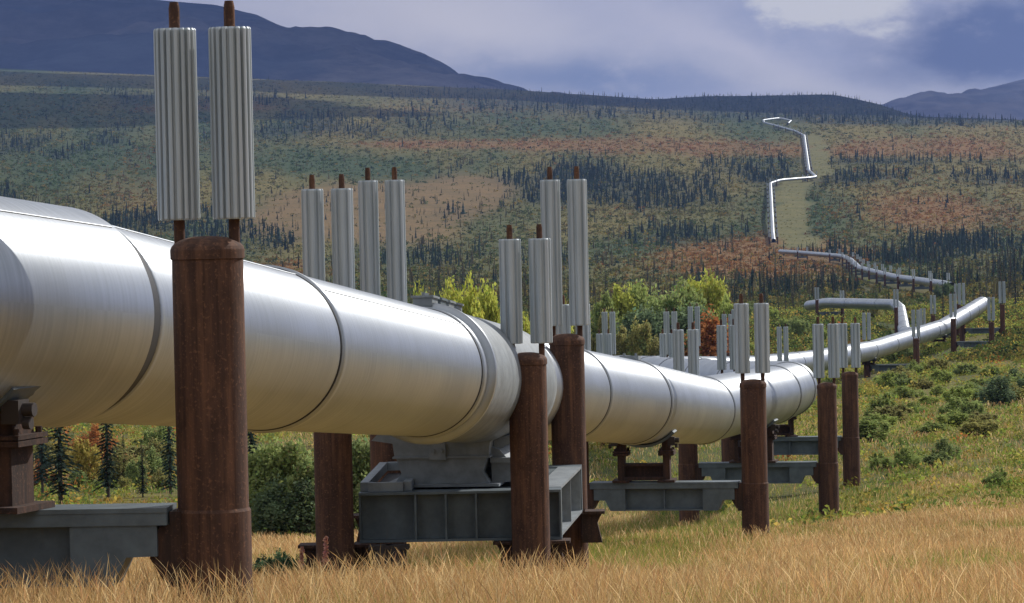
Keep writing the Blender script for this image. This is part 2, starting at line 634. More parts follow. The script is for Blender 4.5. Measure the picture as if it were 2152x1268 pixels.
far_nodes = [stand(*q, 620, 1300) for q in ((2000, 602), (1985, 598), (1880, 583), (1806, 564), (1788, 547), (1770, 539), (1686, 532), (1640, 529))]
far_path = resample(fillet(far_nodes, 14.0), 3.0)
hill_nodes = [stand(*q, 1250, 3300) for q in ((1626, 506), (1624, 490), (1619, 386), (1640, 379), (1716, 373), (1700, 359), (1690, 285), (1672, 276), (1640, 267), (1606, 258), (1604, 253), (1640, 248), (1662, 254), (1656, 260))]
hill_path = resample(fillet(hill_nodes, 25.0), 6.0)


def on_ground(nodes, h, keep):
    return [n if keep else Vector((n.x, n.y, float(gz(n.x, n.y)) + h)) for n in nodes]


near_xy = np.array([(p.x, p.y) for p in near_path[::4] if p.y < 120])
far_xy = np.array([(p.x, p.y) for p in near_path[::6] + far_path + hill_path])


def pipe_dist(x, y, pts=far_xy):
    x, y = np.asarray(x), np.asarray(y)
    best = np.full(x.shape, 1e9)
    for q in pts:
        best = np.minimum(best, (x - q[0]) ** 2 + (y - q[1]) ** 2)
    return np.sqrt(best)


# clearing beside the far pipe: signed offset to the right of the pipe
hill_xy = np.array([(p.x, p.y) for p in hill_path[:-10]])


def clearing(x, y):
    """1 inside the grassy strip that runs beside the pipe up the hill"""
    x, y = np.asarray(x, float), np.asarray(y, float)
    yy = np.array([1250, 1400, 1780, 1800, 1860, 1900, 2330, 2420])
    cx = np.array([P(1676, 520, 1300).x, P(1658, 500, 1400).x, P(1665, 386, 1790).x, P(1668, 386, 1800).x, P(1726, 360, 1870).x, P(1722, 350, 1900).x, P(1712, 285, 2330).x, P(1708, 276, 2420).x])
    c = np.interp(y, yy, cx) + (fbm(y / 35 + 4, y * 0 + 2.0, 2) - 0.5) * 7
    hw = np.where(y < 1830, 7.5, 6.0)
    return (1 - sstep(hw * 0.85, hw * 1.2, np.abs(x - c))) * sstep(1240, 1290, y) * (1 - sstep(2380, 2430, y))


# ------------------------------------------------------------------ land cover
def gauss(px, py, cx, cy, a, b):
    return np.exp(-((px - cx) / a) ** 2 - ((py - cy) / b) ** 2)


def cover(x, y):
    """returns (tan meadow, orange heath, green, spruce density) for places on the land"""
    z = gz(x, y)
    px, py, d = img(x, y, z)
    n1_ = fbm(x / (25 + d * 0.036) + 9, y / (30 + d * 0.075) + 2, 4)
    n2_ = fbm(x / (18 + d * 0.016) + 31, y / (20 + d * 0.045) + 12, 4)
    n3_ = fbm(x / (14 + d * 0.014) + 51, y / (20 + d * 0.03) + 72, 3)
    tan = gauss(px, py, 740, 450, 240, 75) * 1.2 + gauss(px, py, 1000, 400, 100, 40) * 0.8 + gauss(px, py, 300, 128, 260, 22) * 0.9
    orange = (gauss(px, py, 1450, 312, 340, 36) + gauss(px, py, 1960, 318, 300, 42) + 0.95 * gauss(px, py, 1960, 445, 290, 52) + 1.1 * gauss(px, py, 1560, 545, 250, 44)
              + 0.9 * gauss(px, py, 850, 304, 330, 14) + 0.7 * gauss(px, py, 1310, 440, 130, 36) + 0.9 * gauss(px, py, 600, 570, 130, 34) + 0.7 * gauss(px, py, 1000, 620, 110, 30)
              + 0.7 * gauss(px, py, 140, 226, 220, 16) + 0.7 * gauss(px, py, 160, 960, 300, 110) + 0.5 * gauss(px, py, 700, 228, 300, 12))
    orange = orange * 0.95 + (n1_ - 0.5) * 1.6
    green = 0.42 + 0.40 * gauss(px, py, 250, 250, 480, 75) + (n2_ - 0.5) * 2.4 + 0.5 * gauss(px, py, 350, 330, 400, 30) + 0.6 * gauss(px, py, 680, 350, 300, 24) + 0.6 * gauss(px, py, 1300, 515, 170, 26)
    orange = orange - 0.8 * gauss(px, py, 1800, 342, 260, 10) - 0.7 * gauss(px, py, 680, 352, 300, 22)
    dens = (0.85 * gauss(px, py, 120, 330, 260, 50) + 0.8 * gauss(px, py, 150, 440, 330, 60) + 1.0 * gauss(px, py, 1250, 375, 300, 32) + 0.6 * gauss(px, py, 1250, 420, 260, 30)
            + 1.1 * gauss(px, py, 2030, 545, 260, 36) + 1.5 * gauss(px, py, 1850, 246, 450, 14) + 1.2 * gauss(px, py, 1500, 220, 200, 20) + 0.75 * gauss(px, py, 640, 268, 300, 22)
            + 0.7 * gauss(px, py, 620, 500, 180, 30) + 0.7 * gauss(px, py, 1000, 560, 200, 30) + 0.9 * gauss(px, py, 930, 445, 60, 18) + 0.6 * gauss(px, py, 1480, 500, 150, 22)
            + 0.95 * gauss(px, py, 1950, 376, 260, 13) + 0.7 * gauss(px, py, 1880, 340, 220, 8) + 0.7 * gauss(px, py, 1600, 385, 60, 40) + 0.4 * gauss(px, py, 900, 210, 400, 25)
            + 0.45 * gauss(px, py, 300, 205, 300, 30) + 0.5 * gauss(px, py, 1720, 610, 260, 22))
    dens = dens * (0.10 + 1.5 * sstep(0.36, 0.62, n3_)) * sstep(0.25, 0.5, n1_ + 0.12) + 0.02
    dens = dens * (1 - np.clip(tan * 1.1, 0, 1)) + 1.4 * gauss(px, py, 1900, 244, 420, 13) + 2.2 * gauss(px, py, 1650, 205, 260, 20) + 0.9 * gauss(px, py, 1240, 215, 260, 18)
    clr = clearing(x, y)
    dens = dens * (1 - clr)
    return px, py, d, tan, orange, green, dens, clr, n2_, n3_


def land_colour(x, y):
    px, py, d, tan, orange, green, dens, clr, na, nb = cover(x, y)
    c_green = np.array(srgb(74, 94, 54))
    c_olive = np.array(srgb(134, 124, 66))
    c_orange = np.array(srgb(146, 112, 64))
    c_tan = np.array(srgb(140, 118, 78))
    c_dark = np.array(srgb(46, 60, 50))
    c_gold = np.array(srgb(176, 146, 88))
    c_strip = np.array(srgb(128, 126, 80))
    w = lambda a: a[:, None]
    g = np.clip(green, 0, 1)
    col = c_olive * w(1 - g) + c_green * w(g)
    o = sstep(0.35, 0.9, orange)
    col = col * w(1 - o) + c_orange * w(o)
    t = sstep(0.35, 0.75, tan + (nb - 0.5) * 0.7)
    col = col * w(1 - t) + c_tan * w(t)
    k = np.clip(dens, 0, 1.25) * 0.75
    col = col * w(1 - k) + c_dark * w(k)
    col = col * w(1 - clr) + c_strip * w(clr)
    near = 1 - sstep(55, 115, d + (na - 0.5) * 60)
    col = col * w(1 - near) + c_gold * w(near)
    return col * 0.54


def build_ground():
    AP = 60.0
    rows = []
    v = 1.5
    while v < 9500:
        rows.append(v - AP)
        v *= 1.0125 if v > 66 else 1.06
    rows = np.array(rows)
    us = np.concatenate([[-52000, -30000, -18000, -11000, -7500, -5000, -3600, -2800, -2200], np.arange(-1800, 1801, 18), [2200, 2800, 3600, 5000, 7500, 11000, 18000, 30000, 52000]]) / F
    X = us[None, :] * (rows[:, None] + AP)
    Y = np.repeat(rows[:, None], len(us), 1)
    Z = gz(X, Y)
    vs = np.stack([X, Y, Z], -1).reshape(-1, 3)
    r, c = X.shape
    idx = np.arange(r * c).reshape(r, c)
    q = np.stack([idx[:-1, :-1], idx[:-1, 1:], idx[1:, 1:], idx[1:, :-1]], -1).reshape(-1, 4)
    cols = land_colour(vs[:, 0], vs[:, 1])
    me = np_mesh("ground", vs, q, cols, True)
    m, N, b = mat("tundra_ground", (0.2, 0.2, 0.1), 0.95, 0, 0.1)
    at = N.n('ShaderNodeAttribute', attribute_name='Col')
    n_a = N.noise(pos_vec(N), 0.9, 6, 0.7)
    n_b = N.noise(pos_vec(N), 0.06, 6, 0.7)
    col = N.mix(1.0, at.outputs['Color'], N.mix(N.ramp(n_a, 0.3, 0.7), (0.62, 0.62, 0.6), (1.25, 1.22, 1.15)), 'MULTIPLY')
    col = N.mix(1.0, col, N.mix(N.ramp(n_b, 0.3, 0.7), (0.8, 0.85, 0.8), (1.18, 1.12, 1.1)), 'MULTIPLY')
    N.put(b.inputs['Base Color'], col)
    me.materials.append(m)
    o = link("ground", me, None, (0, 0, 0))
    tag(o, kind='structure')


build_ground()


def build_mountain(name, ridge, d_ridge, d_base, y_base, tone, seed):
    """a worn mountain: ridge given along the skyline, front slope with gullies, back slope behind"""
    px0, px1 = ridge[0][0], ridge[-1][0]
    pxs = np.linspace(px0, px1, 260)
    ry = np.interp(pxs, [r[0] for r in ridge], [r[1] for r in ridge])
    vt = np.concatenate([np.linspace(0, 1, 60), [1.12, 1.3, 1.6]])
    X, Y, Z = np.zeros((len(vt), len(pxs))), np.zeros((len(vt), len(pxs))), np.zeros((len(vt), len(pxs)))
    for j, px in enumerate(pxs):
        for i, v in enumerate(vt):
            if v <= 1:
                d = d_base + (d_ridge - d_base) * v
                yy = y_base + (ry[j] - y_base) * (v ** 0.85)
            else:
                d = d_ridge + (v - 1) * 4000
                yy = ry[j] + (y_base - ry[j]) * (v - 1) * 1.2
            p = P(px, yy, d)
            X[i, j], Y[i, j], Z[i, j] = p
    gul = fbm(X / 420 + seed, Y / 1500 + seed, 5) - 0.5
    rid = np.abs(fbm(X / 900 + 3 * seed, Y / 1400, 4) - 0.5)
    env = np.sin(np.clip(vt, 0, 1) * math.pi)[:, None] * 0.9 + 0.05
    Z = Z + (gul * 190 - rid * 420 + 45) * env
    vs = np.stack([X, Y, Z], -1).reshape(-1, 3)
    r, c = X.shape
    idx = np.arange(r * c).reshape(r, c)
    q = np.stack([idx[:-1, :-1], idx[:-1, 1:], idx[1:, 1:], idx[1:, :-1]], -1).reshape(-1, 4)
    n = fbm(vs[:, 0] / 500 + seed, vs[:, 1] / 1200, 5)[:, None]
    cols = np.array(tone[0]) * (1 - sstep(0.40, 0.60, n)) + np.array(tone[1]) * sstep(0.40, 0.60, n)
    me = np_mesh(name, vs, q, cols, True)
    m, N, b = mat(name + "_heath", (0.1, 0.1, 0.1), 1.0, 0, 0.0)
    at = N.n('ShaderNodeAttribute', attribute_name='Col')
    nn = N.noise(pos_vec(N, 1, 0.35, 2.5), 0.006, 9, 0.75)
    N.put(b.inputs['Base Color'], N.mix(1.0, at.outputs['Color'], N.mix(N.ramp(nn, 0.3, 0.7), (0.45, 0.47, 0.52), (1.5, 1.42, 1.32)), 'MULTIPLY'))
    me.materials.append(m)
    tag(link(name, me, None, (0, 0, 0)), kind='structure')


build_mountain("mountain", [(-1400, -260), (-700, -90), (-200, -25), (0, -22), (200, -12), (350, 2), (450, 10), (540, 32), (600, 60), (690, 64), (780, 92), (850, 118), (890, 138), (930, 164), (965, 188), (1010, 222), (1120, 290), (1300, 360)],
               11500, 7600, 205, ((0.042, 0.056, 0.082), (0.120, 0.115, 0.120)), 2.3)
build_mountain("far_mountain", [(1650, 270), (1860, 236), (1920, 222), (2000, 208), (2060, 190), (2152, 168), (2400, 110), (2900, 60), (3500, 120)],
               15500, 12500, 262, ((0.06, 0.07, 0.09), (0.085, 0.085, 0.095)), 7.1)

# ------------------------------------------------------------------ pipeline
pipeline = empty("pipeline", near_path[0], "silver insulated pipeline zigzagging from the left foreground across the valley and up the far hill", "pipeline")
acc = [0.0]
for a, b in zip(near_path, near_path[1:]):
    acc.append(acc[-1] + (b - a).length)
acc = np.array(acc)


def s_at(X, d):
    """arc length of the path point nearest a camera-axis (X, d)"""
    best, bi = 1e9, 0
    for i, p in enumerate(near_path):
        q = CM.transposed() @ (p - EYE)
        e = (q.x - X) ** 2 + (-q.z - d) ** 2
        if e < best:
            best, bi = e, i
    return acc[bi]


def pt(s):
    s = max(0, min(acc[-1], s))
    i = min(int(np.searchsorted(acc, s)), len(acc) - 1)
    if i == 0:
        return near_path[0]
    t = (s - acc[i - 1]) / (acc[i] - acc[i - 1])
    return near_path[i - 1].lerp(near_path[i], t)


def sub(s0, s1, step=0.35):
    n = max(2, int((s1 - s0) / step) + 1)
    return [pt(s0 + (s1 - s0) * i / (n - 1)) for i in range(n)]


def tan_at(s):
    return (pt(s + 0.3) - pt(s - 0.3)).normalized()


def band(s, w=0.16, r=PIPE_R + 0.026, gap_shade=True):
    b = MB()
    pts = sub(s, s + w, w / 2)
    m = len(pts)
    rr = [r] * m
    # short raised strap with square shoulders
    ring_pts = [pts[0]] + pts + [pts[-1]]
    rad = [PIPE_R - 0.01] + rr + [PIPE_R - 0.01]
    tv = tan_at(s)
    ring_pts[0] = ring_pts[1] - tv * 0.001
    ring_pts[-1] = ring_pts[-2] + tv * 0.001
    b.tube(ring_pts, rad, 72)
    o = b.build("joint_band", M_JACKET, pipeline)
    if gap_shade:
        q = MB()
        p2 = sub(s - 0.05, s, 0.025)
        q.tube([p2[0] - tv * 0.001] + p2 + [p2[-1] + tv * 0.0005], [PIPE_R - 0.01] + [PIPE_R + 0.008] * len(p2) + [PIPE_R - 0.01], 72)
        so = q.build("gap_shade_strip", M_SHADE, o)  # black strip painted in for the shadow in the joint gap
        so.location = WL[pipeline] - WL[o]
    return o


sR0 = s_at(-3.15, 24.2)
sR1 = s_at(-2.21, 31.0)
sA = s_at(-1.03, 39.5)
sA2 = s_at(-0.20, 45.6)
s1 = s_at(0.784, 54.0)
s2 = s_at(2.0, 60.5)
s3 = s_at(4.03, 76)
s4 = s_at(6.42, 88)
s5 = s_at(7.3, 94)
marks = [0, sR0, sR1, sA, sA2, s1, s2, s3, s4, s5]
s = s5 + 14
while s < acc[-1] - 4:
    marks.append(s)
    s += 9 if s < s5 + 90 else 12
marks.append(acc[-1])
prev = 0
for i, (a, b) in enumerate(zip(marks, marks[1:])):
    t = MB()
    nseg = 96 if b < s4 else 40
    r = PIPE_R + (0.045 if i == 0 else 0.0)
    pts_ = sub(a, b)
    if i == 0:
        pts_.append(pts_[-1] + (pts_[-1] - pts_[-2]).normalized() * 0.07)
    t.tube(pts_, r, nseg, a)
    if i == 0:
        t.tube([pts_[-1], pts_[-1] + (pts_[-1] - pts_[-2]).normalized() * 0.001], [r, PIPE_R - 0.02], nseg, b)
    sec = t.build("pipe_section", M_JACKET, pipeline)
    if b <= s4 + 0.1:
        an = R_((52, 64, 47, 58, 66, 50, 61, 55, 60)[i % 9])
        sm_pts = []
        for q_ in pts_[:-1] if i == 0 else pts_:
            tv_ = tan_at(a + (b - a) * 0.5)
            hv_ = tv_.cross(Vector((0, 0, 1))).normalized()
            wv_ = hv_.cross(tv_).normalized()
            sm_pts.append(q_ + (hv_ * math.cos(an) + wv_ * math.sin(an)) * (r + 0.001))
        ls = MB()
        ls.tube(sm_pts, 0.008, 6)
        lo = ls.build("lap_seam", M_JACKET, sec)
        lo.location = (0, 0, 0)
    if i and i < len(marks) - 1 and b != sA2 and a != sA and i != 1:
        band(a, 0.16)
# the loose end of the first section: black strip painting the gap's shade, then the strap seen beyond it
band(sR0 + 0.27, 0.10, PIPE_R + 0.018, False)
sg_ = MB()
sg_.tube(sub(sR0 + 0.06, sR0 + 0.27, 0.05), PIPE_R + 0.012, 72)
sg_.build("gap_shade_strip", M_SHADE, pipeline)

# anchor sleeve: a wide split collar bolted over the pipe
sl = MB()
tA, tB = tan_at(sA), tan_at(sA2)
AR = PIPE_R + 0.05
pa = sub(sA + 0.55, sA2 + 0.2, 0.3)
sl.tube([pa[0] - tA * 0.001] + pa + [pa[-1] + tB * 0.001], [PIPE_R] + [AR] * len(pa) + [PIPE_R], 96)
sleeve = sl.build("anchor_sleeve", M_PAINT2, pipeline)
fl = MB()
pb = sub(sA + 0.44, sA + 0.56, 0.05)
fl.tube([pb[0] - tA * 0.001] + pb + [pb[-1] + tA * 0.001], [PIPE_R] + [AR + 0.035] * len(pb) + [AR - 0.02], 96)
q = fl.build("sleeve_flange", M_JACKET, sleeve)
q.location = WL[pipeline] - WL[sleeve]
band(sA, 0.20, PIPE_R + 0.02)
# bolted clamp lugs along the crown of the collar
zup = Vector((0, 0, 1))
side = tA.cross(zup).normalized()
crown = side.cross(tA).normalized()
for kx in range(4):
    cpos = pt(sA + 0.62 + kx * 0.62) + crown * (AR + 0.045) - side * 0.02
    lug = MB()
    lug.box(cpos, 0.11, 0.20, 0.05, side, tA, crown)
    lug.box(cpos + crown * 0.055, 0.13, 0.22, 0.012, side, tA, crown)
    for bx in (-0.12, 0.0, 0.12):
        lug.cyl(cpos + tA * bx + crown * 0.06, cpos + tA * bx + crown * 0.105, 0.024, 8)
    q = lug.build("clamp_lug", M_PAINT2 if kx != 1 else M_PAINT, sleeve)
    q.location = WL[pipeline] - WL[sleeve]
sN = sR0 - 1.6
sdN = tan_at(sN).cross(zup).normalized()
crN = sdN.cross(tan_at(sN)).normalized()
ln = MB()
cN = pt(sN) + crN * (PIPE_R + 0.05) - sdN * 0.10
ln.box(cN, 0.10, 0.12, 0.045, sdN, tan_at(sN), crN)
for bx in (-0.06, 0.06):
    ln.cyl(cN + tan_at(sN) * bx + crN * 0.04, cN + tan_at(sN) * bx + crN * 0.085, 0.02, 8)
ln.build("clamp_lug", M_PAINT2, pipeline)
# clamp over the bend at the next support
cl = MB()
side2 = tan_at(s2).cross(zup).normalized()
crown2 = side2.cross(tan_at(s2)).normalized()
cpos = pt(s2 + 0.12) + crown2 * (PIPE_R + 0.03)
cl.box(cpos, 0.16, 0.16, 0.04, side2, tan_at(s2), crown2)
for bx in (-0.1, 0.1):
    cl.cyl(cpos + side2 * bx + crown2 * 0.03, cpos + side2 * bx + crown2 * 0.085, 0.022, 8)
cl.build("clamp_lug", M_PAINT2, pipeline)

for nm, path, n, r in (("pipe_section", far_path, 20, PIPE_R), ("pipe_section", hill_path, 14, PIPE_R * 1.05)):
    cut = [0, len(path) // 3, 2 * len(path) // 3, len(path) - 1]
    for a, b in zip(cut, cut[1:]):
        t = MB()
        t.tube(path[a:b + 1], r, n, a * 3.0)
        t.build(nm, M_JACKET, pipeline)


def pipe_near(x, y):
    """axis point and heading of the near pipe beside a place"""
    i = min(range(len(near_path)), key=lambda j: (near_path[j].x - x) ** 2 + (near_path[j].y - y) ** 2)
    s = acc[i]
    return pt(s), tan_at(s)


def make_shoe(c, t, z_beam):
    """sliding shoe: curved saddle, two collared posts, cross member and base plates; c = axis point of the pipe"""
    h = Vector((t.x, t.y, 0)).normalized()
    w = h.cross(zup).normalized()
    base = Vector((c.x, c.y, z_beam))
    zb = c.z - PIPE_R
    sad = MB()
    pts = []
    for sgn in (-1, 1):
        for i in range(7):
            a0 = sgn * R_(16 + i * 5)
            pts.append((math.sin(a0) * (PIPE_R + 0.012), -math.cos(a0) * (PIPE_R + 0.012)))
    arc = [(math.sin(R_(a)) * (PIPE_R + 0.004), -math.cos(R_(a)) * (PIPE_R + 0.004)) for a in range(-48, 49, 6)]
    outer = [(math.sin(R_(a)) * (PIPE_R + 0.05), -math.cos(R_(a)) * (PIPE_R + 0.05)) for a in range(48, -49, -6)]
    sad.prism(arc + outer, c, w, zup, h, 0.32)
    shoe = sad.build("pipe_shoe", M_PAINT, pipeline)
    shoe.location = WL[pipeline] - WL[pipeline]
    for sgn in (-1, 1):
        p = MB()
        px_ = 0.40 * sgn
        foot = base + w * px_
        top = zb + (PIPE_R - math.sqrt(PIPE_R ** 2 - 0.40 ** 2)) - 0.05
        H = top - z_beam
        p.box(foot + zup * 0.02, 0.15, 0.28, 0.02, w, h)
        p.box(foot + zup * (H * 0.34), 0.06, 0.16, H * 0.32, w, h)
        p.box(foot + zup * (H * 0.66), 0.14, 0.22, 0.018, w, h)
        p.box(foot + zup * (H * 0.72), 0.14, 0.22, 0.014, w, h)
        for e in (-1, 1):
            for g in (-1, 1):
                p.cyl(foot + w * (0.10 * g) + h * (0.17 * e) + zup * (H * 0.62), foot + w * (0.10 * g) + h * (0.17 * e) + zup * (H * 0.8), 0.022, 8)
        p.box(foot + zup * (H * 0.86), 0.075, 0.15, H * 0.14, w, h)
        o = p.build("shoe_post", M_RUST2, shoe)
        o.location = WL[pipeline] - WL[shoe]
        k = MB()
        k.box(foot + w * (sgn * 0.10) - h * 0.17 + zup * (H * 0.97), 0.06, 0.08, 0.075, w, h)
        k.cyl(foot + w * (sgn * 0.16) - h * 0.17 + zup * (H * 0.99), foot + w * (sgn * 0.235) - h * 0.17 + zup * (H * 0.99), 0.045, 10)
        k.cyl(foot + w * (sgn * 0.16) - h * 0.17 + zup * (H * 0.86), foot + w * (sgn * 0.21) - h * 0.17 + zup * (H * 0.86), 0.04, 10)
        o = k.build("clamp_bolt", M_DARK, shoe)
        o.location = WL[pipeline] - WL[shoe]
    cr = MB()
    H = zb - z_beam
    cr.box(base + zup * (H * 0.05 + 0.03), 0.34, 0.18, 0.03, w, h)
    cr.box(base + zup * (H * 0.24), 0.335, 0.02, H * 0.19, w, h)
    cr.box(base + zup * (H * 0.45), 0.338, 0.16, 0.02, w, h)
    o = cr.build("cross_member", M_RUST2, shoe)
    o.location = WL[pipeline] - WL[shoe]


# ------------------------------------------------------------------ supports
COL_R = 0.2286


def radiator_mesh(name, nf, r0, r1):
    """extruded star: thin fins round a tube, unit height"""
    mb = MB()
    poly = []
    for i in range(nf):
        a = 2 * math.pi * i / nf
        st = 2 * math.pi / nf
        for da, r in ((-0.26, r1 * 0.985), (-0.10, r1), (0.10, r1), (0.26, r1 * 0.985), (0.34, r0), (0.66, r0)):
            poly.append((a + da * st, r))
    n = len(poly)
    vs = []
    for z, f in ((0, 0.965), (0.008, 1), (0.990, 1), (1.0, 0.95)):
        vs += [Vector((math.cos(a) * r * f, math.sin(a) * r * f, z)) for a, r in poly]
    fs = [tuple(range(n))[::-1], tuple(range(3 * n, 4 * n))]
    for kk in range(3):
        fs += [(kk * n + i, kk * n + (i + 1) % n, (kk + 1) * n + (i + 1) % n, (kk + 1) * n + i) for i in range(n)]
    mb.add(vs, fs)
    me = mb.mesh(name)
    me.materials.append(M_FIN)
    return me


RAD = radiator_mesh("radiator", 18, 0.108, 0.137)
RAD_S = radiator_mesh("radiator", 8, 0.100, 0.132)
ROD = MB()
ROD.lathe([(0, 0), (0.036, 0), (0.036, 0.975), (0.028, 1.0), (0, 1.0)], (0, 0, 0), 14)
ROD_ME = ROD.mesh("heat_pipe")
ROD_ME.materials.append(M_RUST)


def column(root, px, yref, d, y_rim, fin_h, axis, z_seam=None, detail=True, fin_gap=0.20, rod_up=0.16):
    """one upright of a support: pipe, lower casing, domed cap, two heat pipes with finned radiators"""
    q = P(px, yref, d)
    x, y = q.x, q.y
    zr = P(px, y_rim, d).z
    zg = float(gz(x, y)) - 0.6
    n = 48 if d < 60 else 24
    m = MB()
    m.lathe([(COL_R, zg), (COL_R, zr)], (x, y, 0), n)
    col = m.build("support_column", M_RUST, root)
    if z_seam is not None:
        m = MB()
        m.lathe([(COL_R + 0.012, zg), (COL_R + 0.012, z_seam - 0.02), (COL_R + 0.001, z_seam)], (x, y, 0), n)
        o = m.build("lower_casing", M_RUST, col)
        o.location = WL[root] - WL[col]
    m = MB()
    prof = [(COL_R + 0.001, zr - 0.055), (COL_R + 0.010, zr - 0.05), (COL_R + 0.010, zr)] + \
        [(COL_R * math.cos(R_(a)) ** 0.8 + 0.010 * math.cos(R_(a)), zr + 0.095 * math.sin(R_(a))) for a in range(6, 91, 12)]
    prof[-1] = (0.0, zr + 0.095)
    m.lathe(prof, (x, y, 0), n)
    o = m.build("column_cap", M_RUST, col)
    o.location = WL[root] - WL[col]
    for sgn in (-1, 1):
        b = Vector((x, y, zr)) + axis * (0.177 * sgn)
        link("heat_pipe", ROD_ME, col, (b.x, b.y, zr + 0.01), (1, 1, fin_gap + fin_h + rod_up))
        link("radiator", RAD if d < 35 else RAD_S, col, (b.x, b.y, zr + fin_gap), (1, 1, fin_h)).rotation_euler.z = random.uniform(-0.08, 0.08)
    return Vector((x, y, zr)), col


def make_bent(name_label, group, R, L, beam_px, beam_y, shoe=True, seam=True):
    pr, pl = P(R[0], R[1], R[2]), P(L[0], L[1], L[2])
    e = Vector((pl.x - pr.x, pl.y - pr.y, 0))
    span = e.length
    e.normalize()
    nrm = zup.cross(e)
    zt = P(beam_px, beam_y, R[2]).z
    root = empty("pipe_support", (pr.x, pr.y, float(gz(pr.x, pr.y))), name_label, "pipe support", group)
    for Q in (R, L):
        column(root, Q[0], Q[1], Q[2], Q[3], Q[4], e, (zt - 0.02) if seam else None)
    o = Vector((pr.x, pr.y, zt))
    bm = MB()
    a0, a1 = 0.27, span - 0.27
    bm.box(o + e * ((a0 + a1) / 2) - zup * 0.015, (a1 - a0) / 2, 0.21, 0.015, e, nrm)
    bm.box(o + e * ((a0 + a1) / 2) - zup * 0.071, (a1 - a0) / 2 - 0.003, 0.204, 0.040, e, nrm)
    for m in (0, 1):
        f = (lambda t: t) if m == 0 else (lambda t: span - t)
        bm.prism([(f(t), z) for t, z in ((0.34, -0.112), (0.34, -0.31), (0.54, -0.315), (0.63, -0.50), (0.90, -0.50), (0.90, -0.112))], o, e, zup, nrm, 0.19)
    bm.box(o + e * (span / 2) - zup * 0.30, span / 2 - 0.90, 0.05, 0.188, e, nrm)
    bm.box(o + e * (span / 2) - zup * 0.486, span / 2 - 0.902, 0.185, 0.012, e, nrm)
    for kk in (0.5,):
        bm.box(o + e * (span * kk) - zup * 0.293, 0.012, 0.15, 0.18, e, nrm)
    bm.build("crossbeam", M_PAINT, root)
    for m in (0, 1):
        f = (lambda t: t) if m == 0 else (lambda t: span - t)
        cb = MB()
        cb.prism([(f(t), z) for t, z in ((0.16, -0.03), (0.262, -0.03), (0.262, -0.11), (0.33, -0.125), (0.395, -0.325), (0.31, -0.47), (0.16, -0.47))], o, e, zup, nrm, 0.15)
        cb.box(o + e * f(0.19) - zup * 0.49, 0.10, 0.17, 0.02, e, nrm)
        cb.build("corbel", M_RUST2, root)
    if shoe:
        mid = pr.lerp(pl, 0.5)
        c, t = pipe_near(mid.x, mid.y)
        make_shoe(c, t, zt + 0.001)
    return root


GB = "two-legged pipe supports along the pipeline"
make_bent("rusty two-legged pipe support with grey crossbeam, largest and closest to the camera", GB,
          (447, 1000, 22.9, 527, 1.225), (-600, 1000, 23.1, 520, 1.225), 300, 1064)
make_bent("pipe support next beyond the anchor platform, its grey beam under the banded pipe bend", GB,
          (1585, 950, 62.5, 808, 1.22), (1210, 950, 63.1, 812, 1.25), 1450, 1014)
make_bent("pipe support whose right leg is the middle of three rusty legs at right", GB,
          (1740, 950, 84, 812, 1.27), (1447, 1000, 84.6, 822, 1.26), 1650, 972)
make_bent("pipe support whose right leg is the farthest of three rusty legs at right", GB,
          (1788, 900, 99, 788, 1.23), (1533, 900, 99.6, 792, 1.24), 1680, 919)
make_bent("small pipe support behind the near pipe, its short radiators left of the middle gap", GB,
          (1404, 800, 138, 780, 1.25), (1271, 800, 138.5, 780, 1.25), 1340, 858)
make_bent("small pipe support behind the near pipe with tall thin radiators in front of dark bushes", GB,
          (1411, 780, 158, 755, 1.9), (1281, 780, 158.6, 755, 1.9), 1350, 850)
make_bent("small pipe support with tall radiators by the orange bush, second row behind the near pipe", GB,
          (1552, 760, 176, 742, 1.95), (1460, 760, 176.6, 736, 1.95), 1520, 832, )
make_bent("small pipe support with paired radiators standing in front of the bright middle pipe run", GB,
          (1646, 780, 190, 768, 1.85), (1531, 780, 190.6, 745, 1.95), 1600, 832)
make_bent("pipe support under the bright sloping pipe run, its slim right leg standing before the pipe", GB,
          (1926, 750, 258, 714, 1.95), (1822, 750, 258.8, 720, 1.95), 1890, 766)
make_bent("pipe support under the rising pipe just below its pale upper bend", GB,
          (2084, 710, 297, 679, 1.95), (2004, 710, 297.8, 672, 1.95), 2040, 718)
make_bent("pipe support with twin rusty legs beyond the pale upper bend at far right", GB,
          (2107, 680, 322, 642, 1.95), (2022, 680, 322.8, 645, 1.95), 2060, 690, False)
make_bent("small distant pipe support with radiators left of the pale upper bend", GB,
          (2012, 650, 372, 640, 1.95), (1961, 660, 372.6, 664, 1.95), 1990, 700, False)
make_bent("small distant pipe support beside the short pipe run that turns toward the camera", GB,
          (1940, 690, 410, 688, 1.95), (1884, 690, 410.8, 648, 1.95), 1905, 722, False)
make_bent("distant pipe support at the left end of the short level pipe run", GB,
          (1770, 640, 489, 640, 1.7), (1717, 640, 489.6, 632, 1.6), 1780, 655, False)

